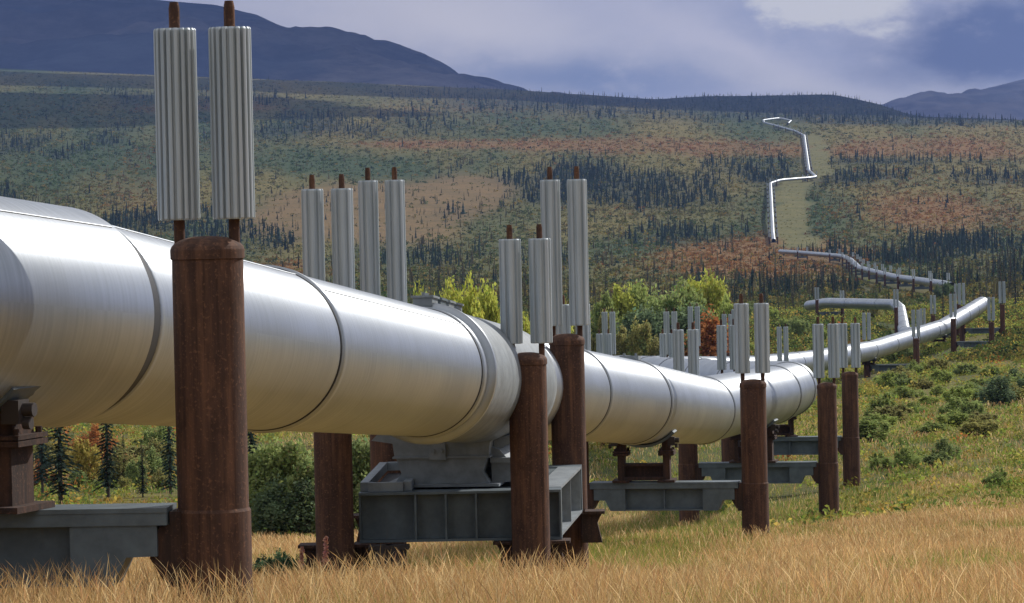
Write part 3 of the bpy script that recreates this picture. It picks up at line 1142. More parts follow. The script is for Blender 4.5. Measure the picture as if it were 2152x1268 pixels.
# ------------------------------------------------------------------ anchor platform
anc_c = [(1112, 950, 42.5), (701, 1000, 42.6), (1196, 950, 47.2), (814, 950, 47.3)]
pC, pA, pD, pB = [P(*t) for t in anc_c]
e = Vector((pA.x - pC.x, pA.y - pC.y, 0)).normalized()     # right to left
nf = Vector((-e.y, e.x, 0))
if nf.y > 0:
    nf = -nf                                               # towards the camera
anchor = empty("anchor_platform", (pC.x, pC.y, float(gz(pC.x, pC.y))), "heavy grey anchor platform on four rusty legs holding the pipe collar", "pipe anchor")
zt = P(906, 1040, 42.4).z
column(anchor, 1112, 950, 42.5, 757, 1.245, e, None)
column(anchor, 701, 1000, 42.6, 772, 1.93, e, None)
column(anchor, 1196, 950, 47.2, 716, 1.93, e, None)
column(anchor, 814, 950, 47.3, 720, 1.95, e, None)
ctr = (pA + pB + pC + pD) / 4
wid = (pA - pC).length


def girder(mb, p0, p1, zt, hgt, fw, stiff, tw=0.014):
    """plate girder from p0 to p1 with flanges and stiffeners"""
    ax = Vector((p1.x - p0.x, p1.y - p0.y, 0))
    L = ax.length
    ax.normalize()
    nn = zup.cross(ax)
    c = Vector(((p0.x + p1.x) / 2, (p0.y + p1.y) / 2, zt))
    mb.box(c - zup * 0.015, L / 2, fw, 0.015, ax, nn)
    mb.box(c - zup * (hgt - 0.015), L / 2, fw, 0.015, ax, nn)
    mb.box(c - zup * (hgt / 2), L / 2 - 0.004, tw, hgt / 2 - 0.030, ax, nn)
    for s in stiff:
        mb.box(c + ax * ((s - 0.5) * L) - zup * (hgt / 2), 0.012, fw - 0.012, hgt / 2 - 0.030, ax, nn)


gm = MB()
girder(gm, pC - e * 0.36 - nf * 0.46, pA - e * 0.27 - nf * 0.46, zt, 0.60, 0.19, [0.005, 0.20, 0.42, 0.57, 0.72, 0.995])
gm.build("front_girder", M_PAINT, anchor)
gm = MB()
girder(gm, pD - e * 0.17 + nf * 0.46, pB - e * 0.27 + nf * 0.46, zt, 0.60, 0.19, [0.005, 0.2, 0.42, 0.57, 0.72, 0.995])
gm.build("rear_girder", M_PAINT, anchor)
gm = MB()
girder(gm, pC - e * 0.20 - nf * 0.655, pD - e * 0.02 + nf * 0.655, zt + 0.004, 0.60, 0.15, [0.02, 0.5, 0.98])
gm.build("side_girder", M_PAINT2, anchor)
dk_ = MB()
f0, f1 = pC + e * 0.1 - nf * 0.66, pD + e * 0.1 + nf * 0.66
dd_ = Vector((f1.x - f0.x, f1.y - f0.y, 0))
dk_.box(Vector(((f0.x + f1.x) / 2, (f0.y + f1.y) / 2, zt - 0.03)) + e * 0.75, 0.70, dd_.length / 2, 0.012, e, dd_.normalized())
dk_.build("deck_plate", M_PAINT, anchor)
# raised open box at the left end of the deck
bx = MB()
b0 = pA - e * 0.33 - nf * 0.30
dirb = ((pB + e * 0.0) - b0)
dirb = Vector((dirb.x, dirb.y, 0)).normalized()
for kk, ww in ((0.0, 0.05), (0.52, 0.05)):
    bx.box(b0 - e * kk + dirb * 1.9 + zup * (zt + 0.06 - b0.z), 0.05, 1.75, 0.055, e, dirb)
for kk in (0.12, 3.65):
    bx.box(b0 - e * 0.26 + dirb * kk + zup * (zt + 0.06 - b0.z), 0.21, 0.05, 0.054, e, dirb)
bx.build("deck_frame", M_PAINT2, anchor)
bk = MB()
bk.box(b0 - e * 0.26 + dirb * 1.9 + zup * (zt - 0.05 - b0.z), 0.21, 1.7, 0.02, e, dirb)
bk.build("frame_shade", M_SHADE, anchor)  # black sheet painted in for the darkness inside the open box
# pedestal under the collar: flared saddle skirt, two tiers, base plate
sP = s_at(-0.38, 44.3)
cP = pt(sP)
tP = tan_at(sP)
hP = Vector((tP.x, tP.y, 0)).normalized()
wP = hP.cross(zup).normalized()
zp = zt + 0.02
Hh = cP.z - zp
cB = Vector((cP.x, cP.y, zp)) - wP * 0.38
pd = MB()
pd.prism([(-0.86, Hh - 0.66), (-0.60, Hh - 0.70), (-0.58, Hh - 0.86), (0.58, Hh - 0.86), (0.60, Hh - 0.70), (0.80, Hh - 0.50), (0.55, Hh - 0.35), (-0.55, Hh - 0.35)], cB, wP, zup, hP, 0.80)
pd.box(cB + zup * (Hh - 0.872), 0.60, 0.83, 0.0115, wP, hP)
pd.prism([(-0.56, Hh - 0.884), (-0.50, 0.16), (-0.58, 0.03), (0.58, 0.03), (0.50, 0.16), (0.56, Hh - 0.884)], cB, wP, zup, hP, 0.79)
pd.box(cB + zup * 0.014, 0.72, 0.95, 0.015, wP, hP)
ped = pd.build("pedestal", M_PAINT2, anchor)
lg = MB()
lc = cB - hP * 0.83 + wP * -0.04
lg.box(lc + zup * (Hh - 0.80), 0.10, 0.03, 0.10, wP, hP)
for bxo in (-0.05, 0.05):
    lg.cyl(lc + wP * bxo - hP * 0.03 + zup * (Hh - 0.79), lc + wP * bxo - hP * 0.07 + zup * (Hh - 0.79), 0.025, 8)
o = lg.build("clamp_lug", M_PAINT2, ped)
o.location = WL[anchor] - WL[ped]
# gusset plates and a lit bracket on the right of the pedestal
gs = MB()
gq = cB + wP * 0.585
gs.prism([(0.0, 0.03), (0.42, 0.03), (0.36, 0.14), (0.10, 0.42), (0.0, 0.46)], gq, wP, zup, hP, 0.6)
gs.box(gq + wP * 0.16 + zup * 0.30 - hP * 0.65, 0.16, 0.04, 0.03, wP, hP)
gs.prism([(0.02, 0.40), (0.30, 0.52), (0.30, 0.60), (0.02, 0.56)], gq, wP, zup, hP, 0.5)
gs.build("gusset", M_PAINT2, anchor)
for q_, sg in ((pC, -1), (pD, -1), (pA, 1), (pB, 1), (pA, -1), (pC, 1)):
    cb = MB()
    oo = Vector((q_.x, q_.y, zt - 0.60)) + nf * (-0.30 if q_ in (pA, pC) else 0.30)
    ex = e * sg
    cb.box(oo + ex * 0.33 - zup * 0.02, 0.13, 0.19, 0.018, ex, nf)
    cb.prism([(0.16, -0.04), (0.42, -0.04), (0.36, -0.16), (0.42, -0.42), (0.16, -0.42)], oo, ex, zup, nf, 0.11)
    cb.build("corbel", M_RUST2, anchor)
st_ = MB()
for kk in (0.24, 0.31):
    so_ = pA.lerp(pC, kk)
    st_.cyl((so_.x, so_.y, zt - 0.60), (so_.x, so_.y, float(gz(so_.x, so_.y)) - 0.1), 0.13, 14)
so_ = pA.lerp(pC, 0.275)
st_.box((so_.x, so_.y, zt - 0.63), 0.24, 0.12, 0.025, e, nf)
st_.build("stub_post", M_DARK, anchor)

# ------------------------------------------------------------------ far supports: too small to show their parts
GF = "tiny supports under the distant pipe"
fm = None


def far_bents(path, step, label, grp, s_from=0, s_to=1e9):
    global fm
    accd, nxt = 0.0, step * 0.5
    for a, b in zip(path, path[1:]):
        accd += (b - a).length
        if accd < nxt or accd < s_from or accd > s_to:
            continue
        nxt = accd + step
        c = b
        t = (b - a)
        t = Vector((t.x, t.y, 0)).normalized()
        w = t.cross(zup)
        g = float(gz(c.x, c.y))
        H = max(c.z - g, 1.3)
        m = MB()
        for s_ in (-1, 1):
            q = w * (1.55 * s_)
            m.cyl(Vector((q.x, q.y, -0.5)), Vector((q.x, q.y, H + 0.5)), COL_R, 8)
            for z_ in (-0.18, 0.18):
                q2 = q + w * z_
                m.cyl(Vector((q2.x, q2.y, H + 0.6)), Vector((q2.x, q2.y, H + 1.9)), 0.13, 6)
        m.box(Vector((0, 0, H - 1.3)), 1.4, 0.2, 0.24, w, t)
        m.box(Vector((0, 0, H - 0.9)), 0.42, 0.18, 0.2, w, t)
        me = m.mesh("distant_support")
        me.materials.append(M_RUST)
        me.materials.append(M_FIN)
        me.materials.append(M_PAINT)
        for pg in me.polygons:
            pg.material_index = 1 if pg.center.z > H + 0.55 else (2 if abs(pg.center.dot(w)) < 1.3 and pg.center.z < H and pg.center.z > H - 1.6 else 0)
        tag(link("distant_support", me, None, (c.x, c.y, g)), label, "pipe support", grp)


far_bents(far_path, 34, "tiny rusty support under the thin pipe run between the valley spruces", GF)
far_bents(hill_path, 36, "tiny support under the pipe climbing the far hill beside the grassy strip", "tiny supports up the far hill", 0, 1300)


# ------------------------------------------------------------------ plants
def leaf_cloud(cent, rad, n_per, size, cols, jit=0.25, flat=0.0, shell=0.55):
    """diamond leaves spread through ellipsoids; returns verts, quads, colours"""
    N_ = len(cent)
    n_per = np.broadcast_to(np.asarray(n_per, int), (N_,))
    ids = np.repeat(np.arange(N_), n_per)
    M_ = len(ids)
    dirs = rng.normal(size=(M_, 3))
    dirs /= np.linalg.norm(dirs, axis=1, keepdims=True)
    dirs[:, 2] = np.abs(dirs[:, 2]) * (1 - flat) + dirs[:, 2] * flat
    rr = (shell + (1 - shell) * rng.random(M_)) * rng.random(M_) ** 0.25
    p = cent[ids] + dirs * rr[:, None] * rad[ids]
    a = rng.normal(size=(M_, 3))
    a /= np.linalg.norm(a, axis=1, keepdims=True)
    t = rng.normal(size=(M_, 3))
    b = np.cross(a, t)
    b /= np.linalg.norm(b, axis=1, keepdims=True)
    sz = (np.asarray(size)[ids] if np.ndim(size) else size) * (0.6 + 0.8 * rng.random(M_))
    sz = sz[:, None]
    v = np.stack([p - a * sz, p + b * sz * 0.55, p + a * sz, p - b * sz * 0.55], 1).reshape(-1, 3)
    q = np.arange(M_ * 4).reshape(-1, 4)
    c = cols[ids] * (1 + jit * (rng.random((M_, 1)) * 2 - 1)) * (1 + 0.08 * rng.normal(size=(M_, 3)))
    return v, q, np.repeat(np.clip(c, 0.004, 1), 4, 0)


def bush_meshes(i, n_leaf=8000, leaf=0.026, lobes=16, shoot=1.0):
    """unit bush (height 1, half-width 0.5): lumpy lobes of leaves over a spray of stems"""
    ce, ra = [], []
    for j in range(lobes):
        a = rng.random() * 2 * math.pi
        h = (0.22 + 0.62 * rng.random()) if shoot == 1.0 else (0.10 + 0.70 * rng.random() ** 1.3)
        w = 0.40 * math.sin(min(1.0, h * 1.15) * math.pi * 0.82 + 0.35)
        r = w * math.sqrt(rng.random())
        s_ = (0.10 + 0.11 * rng.random()) / shoot
        ce.append((r * math.cos(a), r * math.sin(a), h))
        ra.append((s_, s_, s_ * (0.9 + 0.7 * rng.random()) * shoot ** 1.6))
    ce, ra = np.array(ce), np.array(ra)
    cl_ = np.ones((lobes, 3)) * (0.72 + 0.55 * rng.random((lobes, 1)))
    v, q, c = leaf_cloud(ce, ra, n_leaf // lobes, leaf, cl_, 0.3, 1.0, 0.3)
    # loose sprays
    v2, q2, c2 = leaf_cloud(np.array([[0, 0, 0.42]]), np.array([[0.47, 0.47, 0.50]]), n_leaf // 4, leaf * 0.9, np.ones((1, 3)), 0.35, 1.0, 0.5)
    me = np_mesh("foliage", np.concatenate([v, v2]), np.concatenate([q, q2 + len(v)]), np.concatenate([c, c2]))
    me.materials.append(M_LEAF)
    st = MB()
    for j in range(9):
        c_ = ce[j % lobes]
        st.cyl((0.03 * math.cos(j), 0.03 * math.sin(j), -0.03), (c_[0] * 0.9, c_[1] * 0.9, c_[2]), 0.012, 5, 0.004)
    sm = st.mesh("stems")
    sm.materials.append(M_BARK)
    return me, sm


BUSH = [bush_meshes(i) for i in range(5)]
BUSH_S = [bush_meshes(i, 4200, 0.030, 22, 1.75) for i in range(4)]
C_YG = (0.54, 0.56, 0.11)
C_GR = (0.30, 0.36, 0.13)
C_DG = (0.18, 0.24, 0.115)
C_OL = (0.34, 0.32, 0.12)
C_OR = (0.40, 0.17, 0.07)
C_BG = (0.34, 0.40, 0.12)


def bush(px, d, y_top, w_px, colr, label, group=None, name="willow_bush", small=False):
    q = P(px, 800, d)
    x, y = q.x, q.y
    g = float(gz(x, y))
    h = max(P(px, y_top, d).z - g, 0.25)
    w = w_px / F * d
    root = empty(name, (x, y, g), label, "bush", group)
    fo, st = random.choice(BUSH_S if small else BUSH)
    rz = random.uniform(0, 6.28)
    for nm, me in (("foliage", fo), ("stems", st)):
        o = link(nm, me, root, (x, y, g), (w, w, h))
        o.rotation_euler.z = rz
        j = random.uniform(0.88, 1.12)
        if nm == "foliage":
            o.color = (colr[0] * j, colr[1] * j, colr[2], 1)
    return root


# yellow-green willows behind the anchor
GY = "yellow-green bushes behind the anchor collar"
for px, yt, w in ((893, 598, 62), (925, 612, 60), (955, 590, 70), (992, 583, 64), (1022, 586, 60), (1052, 620, 60), (1090, 640, 60), (1170, 612, 60)):
    bush(px, 150 + random.uniform(-8, 8), yt + 18, w * 1.9, C_YG, "yellow-green leafy bush in the clump just behind the pipe collar", GY)
# big clump beyond the middle of the near pipe
GC = "big willow clump behind the small supports"
for px, yt, w, cc, dd in ((1270, 606, 80, C_BG, 262), (1310, 590, 90, C_YG, 268), (1350, 598, 90, C_BG, 268), (1400, 603, 110, C_GR, 262), (1440, 600, 100, C_GR, 265), (1470, 572, 80, C_YG, 275), (1505, 582, 80, C_YG, 274), (1535, 612, 60, C_BG, 270),
                          (1350, 640, 130, C_DG, 255), (1410, 640, 140, C_DG, 255), (1460, 640, 110, C_DG, 256), (1500, 640, 80, C_GR, 258)):
    bush(px, dd, yt, w * 1.35, cc, "tall green and yellow willow in the big clump beyond the small supports", GC)
GO = "low olive bushes before the willow clump"
for px, yt, w, cc in ((1235, 690, 70, C_OL), (1275, 655, 60, C_OL), (1310, 680, 90, C_OL), (1350, 668, 80, C_OL), (1390, 690, 80, C_OL), (1330, 700, 90, C_GR), (1440, 690, 80, C_GR)):
    bush(px, 232, yt, w, cc, "low olive bush in front of the tall willow clump", GO)
bush(1486, 232, 656, 190, C_OR, "orange-red autumn bush beside the tall willow clump", small=True)
bush(1528, 236, 690, 130, C_OR, "small rust-coloured bush right of the orange-red one", small=True)
for px, yt, w, dd in ((1993, 588, 30, -6), (2012, 592, 34, -10), (1975, 596, 22, -14)):
    bush(px, far_path[0].y + dd, yt, w, C_DG, "dark bushy scrub hiding the right end of the thin pipe run", "scrub at the end of the thin pipe run", small=True)
GV = "green bushes on the valley floor behind the middle supports"
for i in range(26):
    px = 1545 + 400 * random.random()
    dd = random.uniform(285, 520)
    q = P(px, 700, dd)
    if 1740 < px < 1925 and dd > 360 and dd < 470:
        dd = 300
        q = P(px, 700, dd)
    gy = img(q.x, q.y, float(gz(q.x, q.y)))[1]
    bush(px, dd, gy - random.uniform(1.2, 2.6) / dd * F, random.uniform(2.0, 3.6) / dd * F, random.choice((C_GR, C_BG, C_BG, C_OL)), "leafy green bush on the valley floor behind the middle pipe run", GV, small=True)
# below the near pipe
GU = "green bushes seen under the near pipe"
for px, yt, w, cc in ((548, 945, 190, C_GR), (596, 912, 210, C_BG), (650, 940, 200, C_GR), (612, 1000, 190, C_DG), (562, 1030, 130, C_GR), (756, 910, 180, C_GR), (776, 965, 140, C_GR), (700, 930, 170, C_GR), (524, 1045, 90, C_OL), (646, 1045, 110, C_OL), (584, 1062, 90, C_OL)):
    bush(px, 74 + random.uniform(-3, 3), yt, w, tuple(c_ * 0.95 for c_ in cc), "dense green bush standing under the near pipe between its legs", GU, small=(px % 4 != 0))
# thicket on the right slope
for i in range(16):
    bush(random.uniform(60, 360), random.uniform(122, 175), random.uniform(880, 985), random.uniform(80, 130), random.choice((C_OL, C_OR, (0.42, 0.34, 0.10), C_GR, C_OL)), "autumn brush, yellow, rust and green, behind the slim spruces under the near pipe", "autumn brush under the near pipe", small=True)
for px, yt, w, dd in ((280, 960, 60, 124), (320, 940, 70, 128), (335, 985, 60, 120), (160, 985, 50, 126), (255, 1000, 40, 122), (195, 1010, 40, 121)):
    bush(px, dd, yt, w, random.choice((C_GR, C_OL, C_GR)), "soft green bush between the slim spruces under the near pipe", "bushes between the spruces under the near pipe", small=True)
GR_ = "bushes on the right grassy slope"
for i in range(44):
    dd = random.uniform(128, 262)
    px = random.uniform(1825, 2200)
    q = P(px, 800, dd)
    if min((q.x - p_.x) ** 2 + (q.y - p_.y) ** 2 for p_ in near_path[::6]) < 9:
        continue
    gy = img(q.x, q.y, float(gz(q.x, q.y)))[1]
    dk_b = px > 2060 and 800 < gy < 940
    cc = C_DG if dk_b and random.random() < 0.4 else random.choice((C_GR, C_BG, C_BG, C_OL, C_OL))
    hh = random.uniform(0.9, 1.6) if dk_b else random.uniform(0.45, 1.15)
    bush(px, dd, gy - hh / dd * F, random.uniform(1.4, 2.8) / dd * F, cc, "low leafy willow scrub on the right slope beyond the meadow", GR_, small=True)
GL = "low dark bushes at the right edge of the meadow"
for px, dd, hh in ((1850, 108, .6), (1880, 110, .8), (1905, 107, .7), (1950, 111, .6), (1985, 112, .7), (2020, 110, .5), (2090, 90, .5), (2060, 92, .5), (1965, 106, .5), (1835, 112, .4))[::2]:
    q = P(px, 800, dd)
    gy = img(q.x, q.y, float(gz(q.x, q.y)))[1]
    bush(px, dd, gy - hh / dd * F, random.uniform(0.8, 1.3) / dd * F, C_GR, "low dark green bush between the meadow and the thicket", GL, small=True)
# broad-leaved herbs by the left leg of the anchor
GH = "dark broad-leaved plants by the anchor leg"
for px, dd, hh in ((560, 44, .32), (590, 45, .34), (620, 45, .30), (545, 46, .3), (640, 46, .26), (575, 47, .36)):
    q = P(px, 1150, dd)
    gy = img(q.x, q.y, float(gz(q.x, q.y)))[1]
    bush(px, dd, gy - hh / dd * F - 10, 0.55 / dd * F, (0.12, 0.19, 0.10), "low dark broad-leaved plant in the grass left of the anchor leg", GH, "leafy_herb", True)


def spruce_mesh(i, n_wh=46, per=13):
    """slim black spruce of height 1: crown of drooping sprays, ragged and thin in places"""
    V_, Q_, K_ = [], [], []
    base = 0.05 + 0.08 * rng.random()
    for w in range(n_wh):
        f = w / (n_wh - 1)
        h = base + (0.985 - base) * f
        L = 0.105 * (1 - f) ** 0.75 * (0.65 + 0.6 * rng.random()) + 0.010
        for b_ in range(per):
            if rng.random() < 0.14:
                continue
            a = rng.random() * 2 * math.pi
            l = L * (0.55 + 0.6 * rng.random())
            dr = np.array([math.cos(a), math.sin(a), 0])
            sd = np.array([-math.sin(a), math.cos(a), 0])
            tone = 0.65 + 0.7 * rng.random()
            for sgm in range(3):
                s0_, s1_ = sgm / 3.2, (sgm + 1.25) / 3.2
                p0 = np.array([0, 0, h]) + dr * l * s0_ + np.array([0, 0, -l * 0.30 * s0_])
                p1 = np.array([0, 0, h]) + dr * l * s1_ + np.array([0, 0, -l * 0.34 * s1_])
                wd = 0.012 * (1 - 0.2 * sgm) * (0.7 + 0.6 * rng.random()) * (1.15 - 0.5 * f)
                tl = rng.normal() * 0.5
                s2_ = sd * math.cos(tl) + np.array([0, 0, 1]) * math.sin(tl)
                k0 = len(V_)
                V_ += [p0, (p0 + p1) / 2 + s2_ * wd, p1, (p0 + p1) / 2 - s2_ * wd]
                Q_.append((k0, k0 + 1, k0 + 2, k0 + 3))
                K_ += [[0.036 * tone, 0.056 * tone, 0.040 * tone]] * 4
    me = np_mesh("crown", np.array(V_), np.array(Q_), np.array(K_))
    me.materials.append(M_NEEDLE)
    t = MB()
    t.cyl((0, 0, -0.03), (0, 0, 0.97), 0.014, 7, 0.002)
    tm = t.mesh("trunk")
    tm.materials.append(M_BARK)
    return me, tm


SPR = [spruce_mesh(i) for i in range(5)]
SPR_S = [spruce_mesh(i, 20, 7) for i in range(4)]


def spruce_thing(x, y, h, label, group, wide=1.0, small=False):
    g = float(gz(x, y))
    root = empty("spruce_tree", (x, y, g), label, "tree", group)
    cr, tr = random.choice(SPR_S if small else SPR)
    rz = random.uniform(0, 6.28)
    for nm, me in (("trunk", tr), ("crown", cr)):
        o = link(nm, me, root, (x, y, g), (h * wide, h * wide, h))
        o.rotation_euler.z = rz
        if nm == "crown":
            j = random.uniform(0.75, 1.35)
            o.color = (j, j * random.uniform(0.9, 1.1), j * random.uniform(0.9, 1.2), 1)


GS = "spruces seen under the near pipe"
for px, d, h, wd in ((86, 116, 5.2, .7), (124, 108, 5.2, 1.15), (224, 111, 5.4, .85), (297, 113, 1.7, 1.5), (355, 112, 4.6, .8), (258, 126, 1.9, 1.2), (527, 100, 4.6, .8)):
    q = P(px, 900, d)
    spruce_thing(q.x, q.y, h, "slim dark spruce seen under the near pipe at left", GS, wd)

# scatter over the land, even over the picture
N_S = 150000


def scatter(n, y_lo, y_hi):
    """places on the land spread evenly over the view between two picture heights"""
    px = rng.uniform(-350, 2500, n)
    yy = rng.uniform(y_lo, y_hi, n)
    dd = np.exp(np.linspace(math.log(60), math.log(6200), 500))
    out_d = np.zeros(n)
    for c0 in range(-350, 2500, 25):
        m = (px >= c0) & (px < c0 + 25)
        if not m.any():
            continue
        pc = c0 + 12.5
        X = (pc - CX) / F * dd
        gy = img(X, dd, gz(X, dd))[1]
        gy = np.minimum.accumulate(gy)
        out_d[m] = np.interp(-yy[m], -gy, dd)
    out_d *= np.exp(rng.normal(size=n) * 0.006)
    x = (px - CX) / F * out_d
    return x, out_d


# --- spruces
x, y = scatter(130000, 150, 640)
px, py, d, tan, orange, green, dens, clr, na, nb = cover(x, y)
keep = (rng.random(len(x)) < np.clip(dens, 0, 1.4) * 0.38 + 0.035) & (d > 330) & (clr < 0.4)
dens_t = dens[keep & (pipe_dist(x, y) > 7 + d * 0.002)]
keep &= pipe_dist(x, y) > 7 + d * 0.002
x, y, d, px = x[keep], y[keep], d[keep], px[keep]
h = (2.4 + 4.2 * rng.random(len(x)) ** 1.8) * np.where(d > 2600, 1.25, 1.0)
tx = np.array([(1722, 520), (1745, 470), (1690, 505), (1645, 1330), (1662, 1290), (1600, 1330), (1760, 600), (1665, 480), (1880, 640), (1700, 680)], float)
# larger single trees in the valley
ex_px = np.concatenate([rng.uniform(1560, 2200, 70), rng.uniform(1850, 2250, 90), rng.uniform(600, 1560, 50)])
ex_d = np.concatenate([rng.uniform(430, 700, 70), rng.uniform(700, 1150, 90), rng.uniform(380, 900, 50)])
ex_x = (ex_px - CX) / F * ex_d
ok = pipe_dist(ex_x, ex_d) > 8
x, y, d = np.concatenate([x, ex_x[ok]]), np.concatenate([y, ex_d[ok]]), np.concatenate([d, ex_d[ok]])
h = np.concatenate([h, 4.0 + 5.0 * rng.random(ok.sum())])
dens_t = np.concatenate([dens_t, np.ones(ok.sum())])
pale = (rng.random(len(x)) < 0.93 * (1 - sstep(0.12, 0.45, dens_t)))
h = np.where(pale, h * 0.6, h)
z = gz(x, y)
px, py, dd = img(x, y, z)
fp = np.array([(q.x, q.y, q.z) for q in far_path + hill_path[:-12]])
fpx, fpy, fpd = img(fp[:, 0], fp[:, 1], fp[:, 2])
block = np.zeros(len(x), bool)
wpx = 0.11 * h / dd * F + 2
tpx = py - h / dd * F
for a_, b_, c_ in zip(fpx, fpy, fpd):
    block |= (np.abs(px - a_) < wpx) & (tpx < b_ + 3) & (py > b_ - 3) & (dd < c_ + 2)
block &= rng.random(len(x)) < 0.93
x, y, h, z, d, px, py, dd, pale = [q[~block] for q in (x, y, h, z, d, px, py, dd, pale)]
inside = (px > 0) & (px < 2152)
size = np.where(inside & ~pale, h / d, 0)
order = np.argsort(-size)
single = order[:285]
rest = order[285:]
for i in single:
    p_ = px[i]
    if p_ > 1850 and d[i] > 650:
        lb, gp = "dark spruce in the dense stand across the valley at right", "spruces in the right-hand valley stand"
    elif p_ > 1500:
        lb, gp = "slender dark spruce on the valley floor near the distant pipe bends", "spruces near the distant pipe bends"
    elif p_ > 800:
        lb, gp = "slender spruce on the slope above the bushes at picture centre", "spruces above the central bushes"
    else:
        lb, gp = "slender spruce in the woods behind the near pipe at left", "spruces behind the near pipe"
    spruce_thing(float(x[i]), float(y[i]), float(h[i]), lb, gp, random.uniform(0.8, 1.15), True)


def forest(ix):
    n = len(ix)
    bx_, by_, bz_, hh = x[ix], y[ix], z[ix], h[ix]
    T, K = 4, 5
    V_, Fc, Cc = [], [], []
    wide = 0.55 + 1.1 * rng.random(n) ** 1.5
    tone = (0.6 + 1.0 * rng.random(n))
    for t in range(T):
        z0 = bz_ + hh * (0.04 + 0.25 * t)
        z1 = bz_ + hh * min(1.0, 0.42 + 0.22 * t)
        r = hh * 0.118 * (1 - 0.21 * t) * wide * (0.85 + 0.3 * rng.random(n))
        ring = []
        ph = rng.random(n) * 6.28
        for kk in range(K):
            a = ph + 2 * math.pi * kk / K
            rj = r * (0.6 + 0.7 * rng.random(n))
            ring.append(np.stack([bx_ + rj * np.cos(a), by_ + rj * np.sin(a), z0 + hh * 0.05 * (rng.random(n) - 0.5)], -1))
        apex = np.stack([bx_, by_, z1], -1)
        V_.append(np.stack(ring + [apex], 1))
    V_ = np.stack(V_, 1).reshape(n, T * (K + 1), 3)
    base = (np.arange(n) * T * (K + 1))[:, None, None]
    tri = np.array([[t * (K + 1) + kk, t * (K + 1) + (kk + 1) % K, t * (K + 1) + K] for t in range(T) for kk in range(K)])
    tri = (tri[None] + base).reshape(-1, 3)
    tint = np.where(pale[ix][:, None], np.array([[0.120, 0.105, 0.052]]), np.array([[0.038, 0.056, 0.042]]))
    c = np.repeat(tint * tone[:, None], T * (K + 1), 0)
    me = np_mesh("spruce_forest", V_.reshape(-1, 3), tri, c)
    me.materials.append(M_NEEDLE)
    tag(link("spruce_forest", me, None, (0, 0, 0)), "dark spruces spread thickly over the far hillsides", "forest", None, 'stuff')


forest(rest)

# --- shrubs on the far tundra
x, y = scatter(120000, 150, 760)
px, py, d, tan, orange, green, dens, clr, na, nb = cover(x, y)
keep = (d > 240) & (rng.random(len(x)) > np.clip(tan * 1.3, 0, 0.93)) & ((clr < 0.3) | (rng.random(len(x)) < 0.4)) & (pipe_dist(x, y) > 2.5 + d * 0.0008)
x, y, d, orange, green, na, nb, dens, clr = [a[keep] for a in (x, y, d, orange, green, na, nb, dens, clr)]
z = gz(x, y)
n = len(x)
c = np.zeros((n, 3))
o = sstep(0.35, 0.85, orange + rng.normal(size=n) * 0.22)
g = np.clip(green + rng.normal(size=n) * 0.3, 0, 1)
cols_ = [np.array(srgb(*q)) for q in ((122, 116, 66), (78, 98, 54), (152, 110, 64), (150, 132, 70), (58, 76, 54))]
c = cols_[0] * (1 - g)[:, None] + cols_[1] * g[:, None]
c = c * (1 - o)[:, None] + cols_[2] * o[:, None]
yel = (rng.random(n) < 0.12)[:, None]
c = np.where(yel, cols_[3], c)
dk = (rng.random(n) < 0.25 * np.clip(dens + 0.3, 0, 1))[:, None]
c = np.where(dk, cols_[4], c) * (0.46 + 0.40 * rng.random((n, 1)))
c = np.where((clr > 0.3)[:, None], np.array(srgb(128, 124, 72)) * (0.5 + 0.35 * rng.random((n, 1))), c)
hs = np.where(clr > 0.3, 0.45, 1.0) * np.clip(0.35 + 1.0 * rng.random(n) ** 2, 0, 2) * np.clip(0.7 + d / 3000, 0.7, 1.8)
ra = np.stack([hs * 1.3, hs * 1.3, hs], -1)
v, q, cc = leaf_cloud(np.stack([x, y, z], -1), ra, np.where(d < 600, 30, 14), hs * np.where(d < 600, 0.17, 0.30), c, 0.3, 0.0, 0.4)
me = np_mesh("tundra_shrubs", v, q, cc)
me.materials.append(M_LEAF)
tag(link("tundra_shrubs", me, None, (0, 0, 0)), "orange, olive and green dwarf shrubs covering the tundra hillside", "shrubs", None, 'stuff')

# --- leafy ground cover, middle distance
n = 26000
d = rng.uniform(70 ** 1.5, 560 ** 1.5, n) ** (1 / 1.5)
px = rng.uniform(-250, 2400, n)
x, y = (px - CX) / F * d, d
gsel = fbm(x / 9 + 40, y / 14 + 9, 3)
lft = (px < 560)
keep = (gsel > np.where(lft, 0.3, 0.48)) | (d > 130) & (gsel > 0.38)
keep &= pipe_dist(x, y) > 1.5
x, y, d, px, lft, gsel = x[keep], y[keep], d[keep], px[keep], lft[keep], gsel[keep]
n = len(x)
pal = np.array([srgb(134, 142, 66), srgb(108, 126, 64), srgb(168, 154, 80), srgb(150, 148, 70), srgb(172, 112, 62), srgb(174, 146, 70)])
pr_r = rng.choice(6, n, p=[.32, .24, .18, .2, .01, .05])
pr_l = rng.choice(6, n, p=[.24, .22, .14, .16, .12, .12])
c = pal[np.where(lft, pr_l, pr_r)] * (0.7 + 0.5 * rng.random((n, 1)))
hs = (0.18 + 0.45 * rng.random(n) ** 1.5) * np.clip(0.6 + d / 330, 0.85, 2.0)
v, q, cc = leaf_cloud(np.stack([x, y, gz(x, y)], -1), np.stack([hs * 1.5, hs * 1.5, hs], -1), 46, np.clip(hs * 0.13, 0.022, 0.15), c, 0.35, 0.0, 0.3)
me = np_mesh("ground_cover", v, q, cc)
me.materials.append(M_LEAF)
tag(link("ground_cover", me, None, (0, 0, 0)), "low leafy herbs and dwarf shrubs on the valley floor", "ground cover", None, 'stuff')


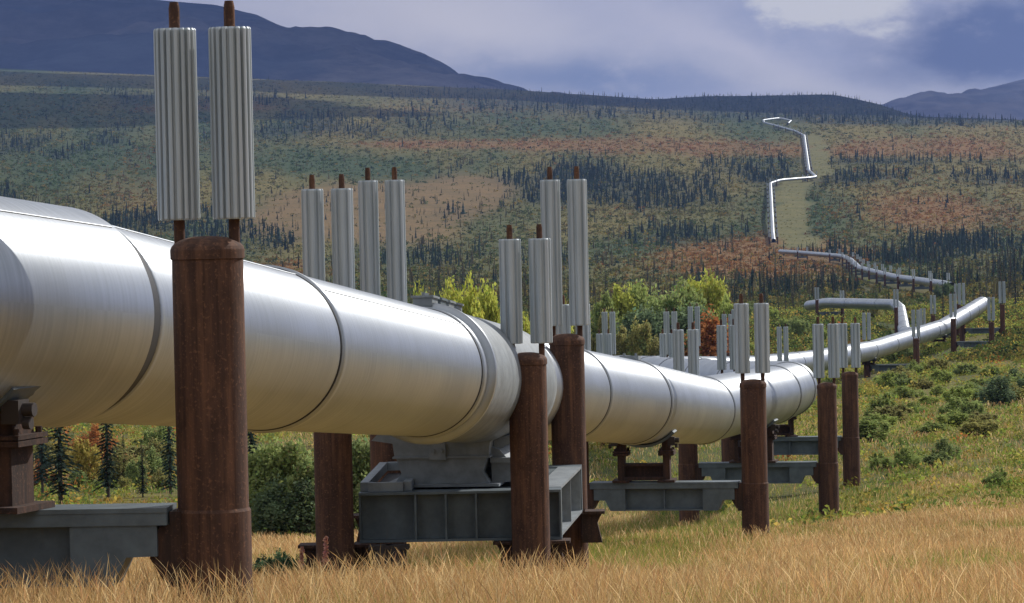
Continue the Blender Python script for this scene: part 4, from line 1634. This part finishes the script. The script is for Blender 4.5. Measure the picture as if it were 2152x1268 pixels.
# --- grass
def grass(n, d0, d1, dens_pow, wmul, hmul):
    d = (rng.random(n) * (d1 ** dens_pow - d0 ** dens_pow) + d0 ** dens_pow) ** (1 / dens_pow)
    x, y = rng.uniform(-1, 1, n) * (1330 / F * d + 2.4), d
    px = CX + x / d * F
    cl = fbm(x / 0.9 + 5, y / 1.4 + 3, 3)
    x = x + rng.normal(size=n) * 0.05
    zone = fbm(x / 5 + 60, y / 9 + 22, 3)
    zone2 = fbm(x / 1.6 + 160, y / 3 + 222, 3)
    h = (0.13 + 0.22 * rng.random(n)) * (0.55 + 0.9 * cl) * hmul
    # green share grows with distance, and in patches
    gsh = sstep(40, 95, d + (zone - 0.5) * 60) * 0.60 + 0.9 * sstep(0.60, 0.72, zone2) * 0.5
    gsh = gsh + gauss(px, d, 600, 52, 130, 8) * 0.6 + gauss(px, d, 1960, 37, 280, 9) * (0.25 + 0.75 * sstep(0.38, 0.56, zone2)) * 1.1 + gauss(px, d, 1500, 27, 160, 4) * sstep(0.45, 0.6, zone2) * 0.9
    patch = sstep(0.54, 0.64, zone2) * sstep(0.46, 0.60, zone) * sstep(900, 1500, px) + gauss(px, d, 1990, 37, 260, 8) * sstep(0.36, 0.5, zone2) + gauss(px, d, 1120, 46, 110, 5) * 0.8
    patch = np.clip(patch, 0, 1)
    gsh = gsh + patch
    h = h * (1 - 0.35 * patch)
    gsh = gsh + 0.6 * (1 - sstep(1.5, 4.0, pipe_dist(x, y, near_xy))) * sstep(25, 29, d)
    h = h * (1 + 0.5 * (1 - sstep(22, 34, d)))
    isg = rng.random(n) < np.clip(gsh, 0.06, 0.92)
    thin = (px < 540 + 60 * zone) & (d > 72) & (rng.random(n) < 0.85)
    h = np.where(thin, 0.02, h)
    h = np.where(isg, h * 0.62, h)
    gold = np.array([srgb(208, 176, 122), srgb(194, 159, 105), srgb(222, 196, 146), srgb(176, 144, 100), srgb(194, 150, 106)])
    grn = np.array([srgb(142, 152, 70), srgb(122, 138, 68), srgb(170, 166, 86), srgb(104, 128, 64), srgb(164, 150, 80)])
    c = np.where(isg[:, None], grn[rng.integers(0, 5, n)], gold[rng.integers(0, 5, n)]) * (0.68 + 0.5 * rng.random((n, 1)))
    c = c * (0.78 + 0.42 * fbm(x / 2.2 + 7, y / 4 + 71, 3))[:, None]
    w = (0.0008 + 0.0011 * rng.random(n)) * wmul * (0.55 + d / 45)
    la = rng.random(n) * 6.28
    lean = h * (0.10 + 0.42 * rng.random(n))
    lx, ly = lean * np.cos(la) - 0.05 * h, lean * np.sin(la)
    z = gz(x, y) - 0.03
    fa = rng.normal(size=n) * 0.7
    sx, sy = np.cos(fa), np.sin(fa)
    B = np.stack([x, y, z], -1)
    Sd = np.stack([sx, sy, 0 * sx], -1)
    head = (~isg) & (rng.random(n) < 0.42)
    wm = np.where(head, 0.55, 1.0)
    at = lambda t: B + np.stack([lx * t * t, ly * t * t, h * t * (1 - 0.12 * t)], -1)
    k2 = np.where(head, 1.7, 0.8)
    rows = [(0.0, w * wm), (0.45, w * wm * 0.9), (0.78, w * k2), (0.90, w * k2 * 0.9)]
    V_ = []
    for t, ww in rows:
        p = at(t)
        V_ += [p - Sd * ww[:, None], p + Sd * ww[:, None]]
    V_.append(at(1.0))
    V_ = np.stack(V_, 1)
    b = (np.arange(n) * 9)[:, None]
    q = np.concatenate([b + np.array([[0, 1, 3, 2]]), b + np.array([[2, 3, 5, 4]]), b + np.array([[4, 5, 7, 6]])])
    t3 = b + np.array([[6, 7, 8]])
    cc = np.repeat(c[:, None, :], 9, 1)
    cc[:, 4:, :] *= np.where(head, 1.12, 1.0)[:, None, None]
    return V_.reshape(-1, 3), q, t3, cc.reshape(-1, 3)


parts = [grass(520000, 14, 95, 1.1, 1.0, 1.0), grass(160000, 60, 185, 1.3, 1.4, 1.0)]
off, VV, QQ, TT, CC = 0, [], [], [], []
for v, q, t, c in parts:
    VV.append(v)
    QQ.append(q + off)
    TT.append(t + off)
    CC.append(c)
    off += len(v)
me = np_mesh("meadow_grass", np.concatenate(VV), [np.concatenate(QQ), np.concatenate(TT)], np.concatenate(CC))
me.materials.append(M_GRASS)
tag(link("meadow_grass", me, None, (0, 0, 0)), "tall golden seeding grass with green patches in the foreground meadow", "grass", None, 'stuff')

# fireweed gone to seed beside the anchor leg
for px, d, hh in ((683, 39.5, 0.62), (632, 40.5, 0.5)):
    q = P(px, 1180, d)
    g = float(gz(q.x, q.y))
    root = empty("fireweed_plant", (q.x, q.y, g), "tall pinkish fireweed spike in front of the anchor's left leg" if px > 650 else "shorter pinkish fireweed spike in the grass left of the anchor leg", "plant")
    st = MB()
    st.cyl((q.x, q.y, g - 0.03), (q.x + 0.02, q.y, g + hh), 0.007, 6, 0.003)
    st.build("stem", M_BARK, root)
    ce = np.array([[0.02 * t, 0, hh * (0.5 + 0.5 * t)] for t in np.linspace(0, 1, 12)])
    v, qd, cc = leaf_cloud(ce, np.repeat([[0.04, 0.04, 0.03]], 12, 0) * np.linspace(1, .4, 12)[:, None], 14, 0.022, np.repeat([srgb(206, 158, 142)], 12, 0), 0.25, 1.0)
    me = np_mesh("flower_spike", v, qd, cc)
    me.materials.append(M_LEAF)
    link("flower_spike", me, root, (q.x, q.y, g))

# ------------------------------------------------------------------ clouds overhead, whose shade lies on the far hills
M_CLOUD, _, _ = mat("cloud_white", (0.85, 0.85, 0.87), 1.0, 0.0, 0.0)


def cloud(sx, sy, rx, ry, alt, seed):
    """a flat-bottomed heap of cloud placed so that its shade falls round (sx, sy)"""
    h_ = alt / math.tan(R_(SUN_EL))
    cx_, cy_ = sx + h_ * math.sin(R_(SUN_AZ)), sy + h_ * math.cos(R_(SUN_AZ))
    nu, nv = 72, 24
    a = np.linspace(0, 2 * math.pi, nu, endpoint=False)[None, :]
    t = np.linspace(0.001, math.pi - 0.001, nv)[:, None]
    wob = 0.62 + 0.75 * fbm(np.cos(a) * 1.6 + seed + 0 * t, np.sin(a) * 1.6 + seed * 2 + 0 * t, 4)
    X = cx_ + rx * np.sin(t) * np.cos(a) * wob
    Y = cy_ + ry * np.sin(t) * np.sin(a) * wob
    zz = np.cos(t) + 0 * a
    Z = alt + np.where(zz > 0, zz * 260 * (0.5 + fbm(X / 260 + seed, Y / 260, 4)), zz * 40)
    vs = np.stack([X, Y, Z], -1).reshape(-1, 3)
    idx = np.arange(nu * nv).reshape(nv, nu)
    nx = np.roll(idx, -1, 1)
    q = np.stack([idx[:-1], idx[1:], nx[1:], nx[:-1]], -1).reshape(-1, 4)
    me = np_mesh("cloud", vs, q, None, True)
    me.materials.append(M_CLOUD)
    tag(link("cloud", me, None, (0, 0, 0)), kind='structure')


cloud(-1700, 9900, 4200, 3300, 1800, 1.3)
cloud(250, 4750, 1500, 950, 1760, 4.1)
cloud(-520, 3000, 330, 480, 1700, 8.7)

# ------------------------------------------------------------------ air
HAZE = True
if HAZE:
    mb = MB()
    mb.box((0, 8500, 700), 26000, 9500, 900)
    hm = bpy.data.materials.new("thin_air")
    hm.use_nodes = True
    t = hm.node_tree
    t.nodes.clear()
    pv = t.nodes.new('ShaderNodeVolumePrincipled')
    pv.inputs['Color'].default_value = (0.28, 0.42, 0.90, 1)
    pv.inputs['Density'].default_value = 5.2e-5
    pv.inputs['Anisotropy'].default_value = 0.1
    ou = t.nodes.new('ShaderNodeOutputMaterial')
    t.links.new(pv.outputs[0], ou.inputs['Volume'])
    hz = mb.build("haze", hm, None, (0, 0, 0))
    tag(hz, "thin blue haze filling the valley air", "haze", None, 'stuff')
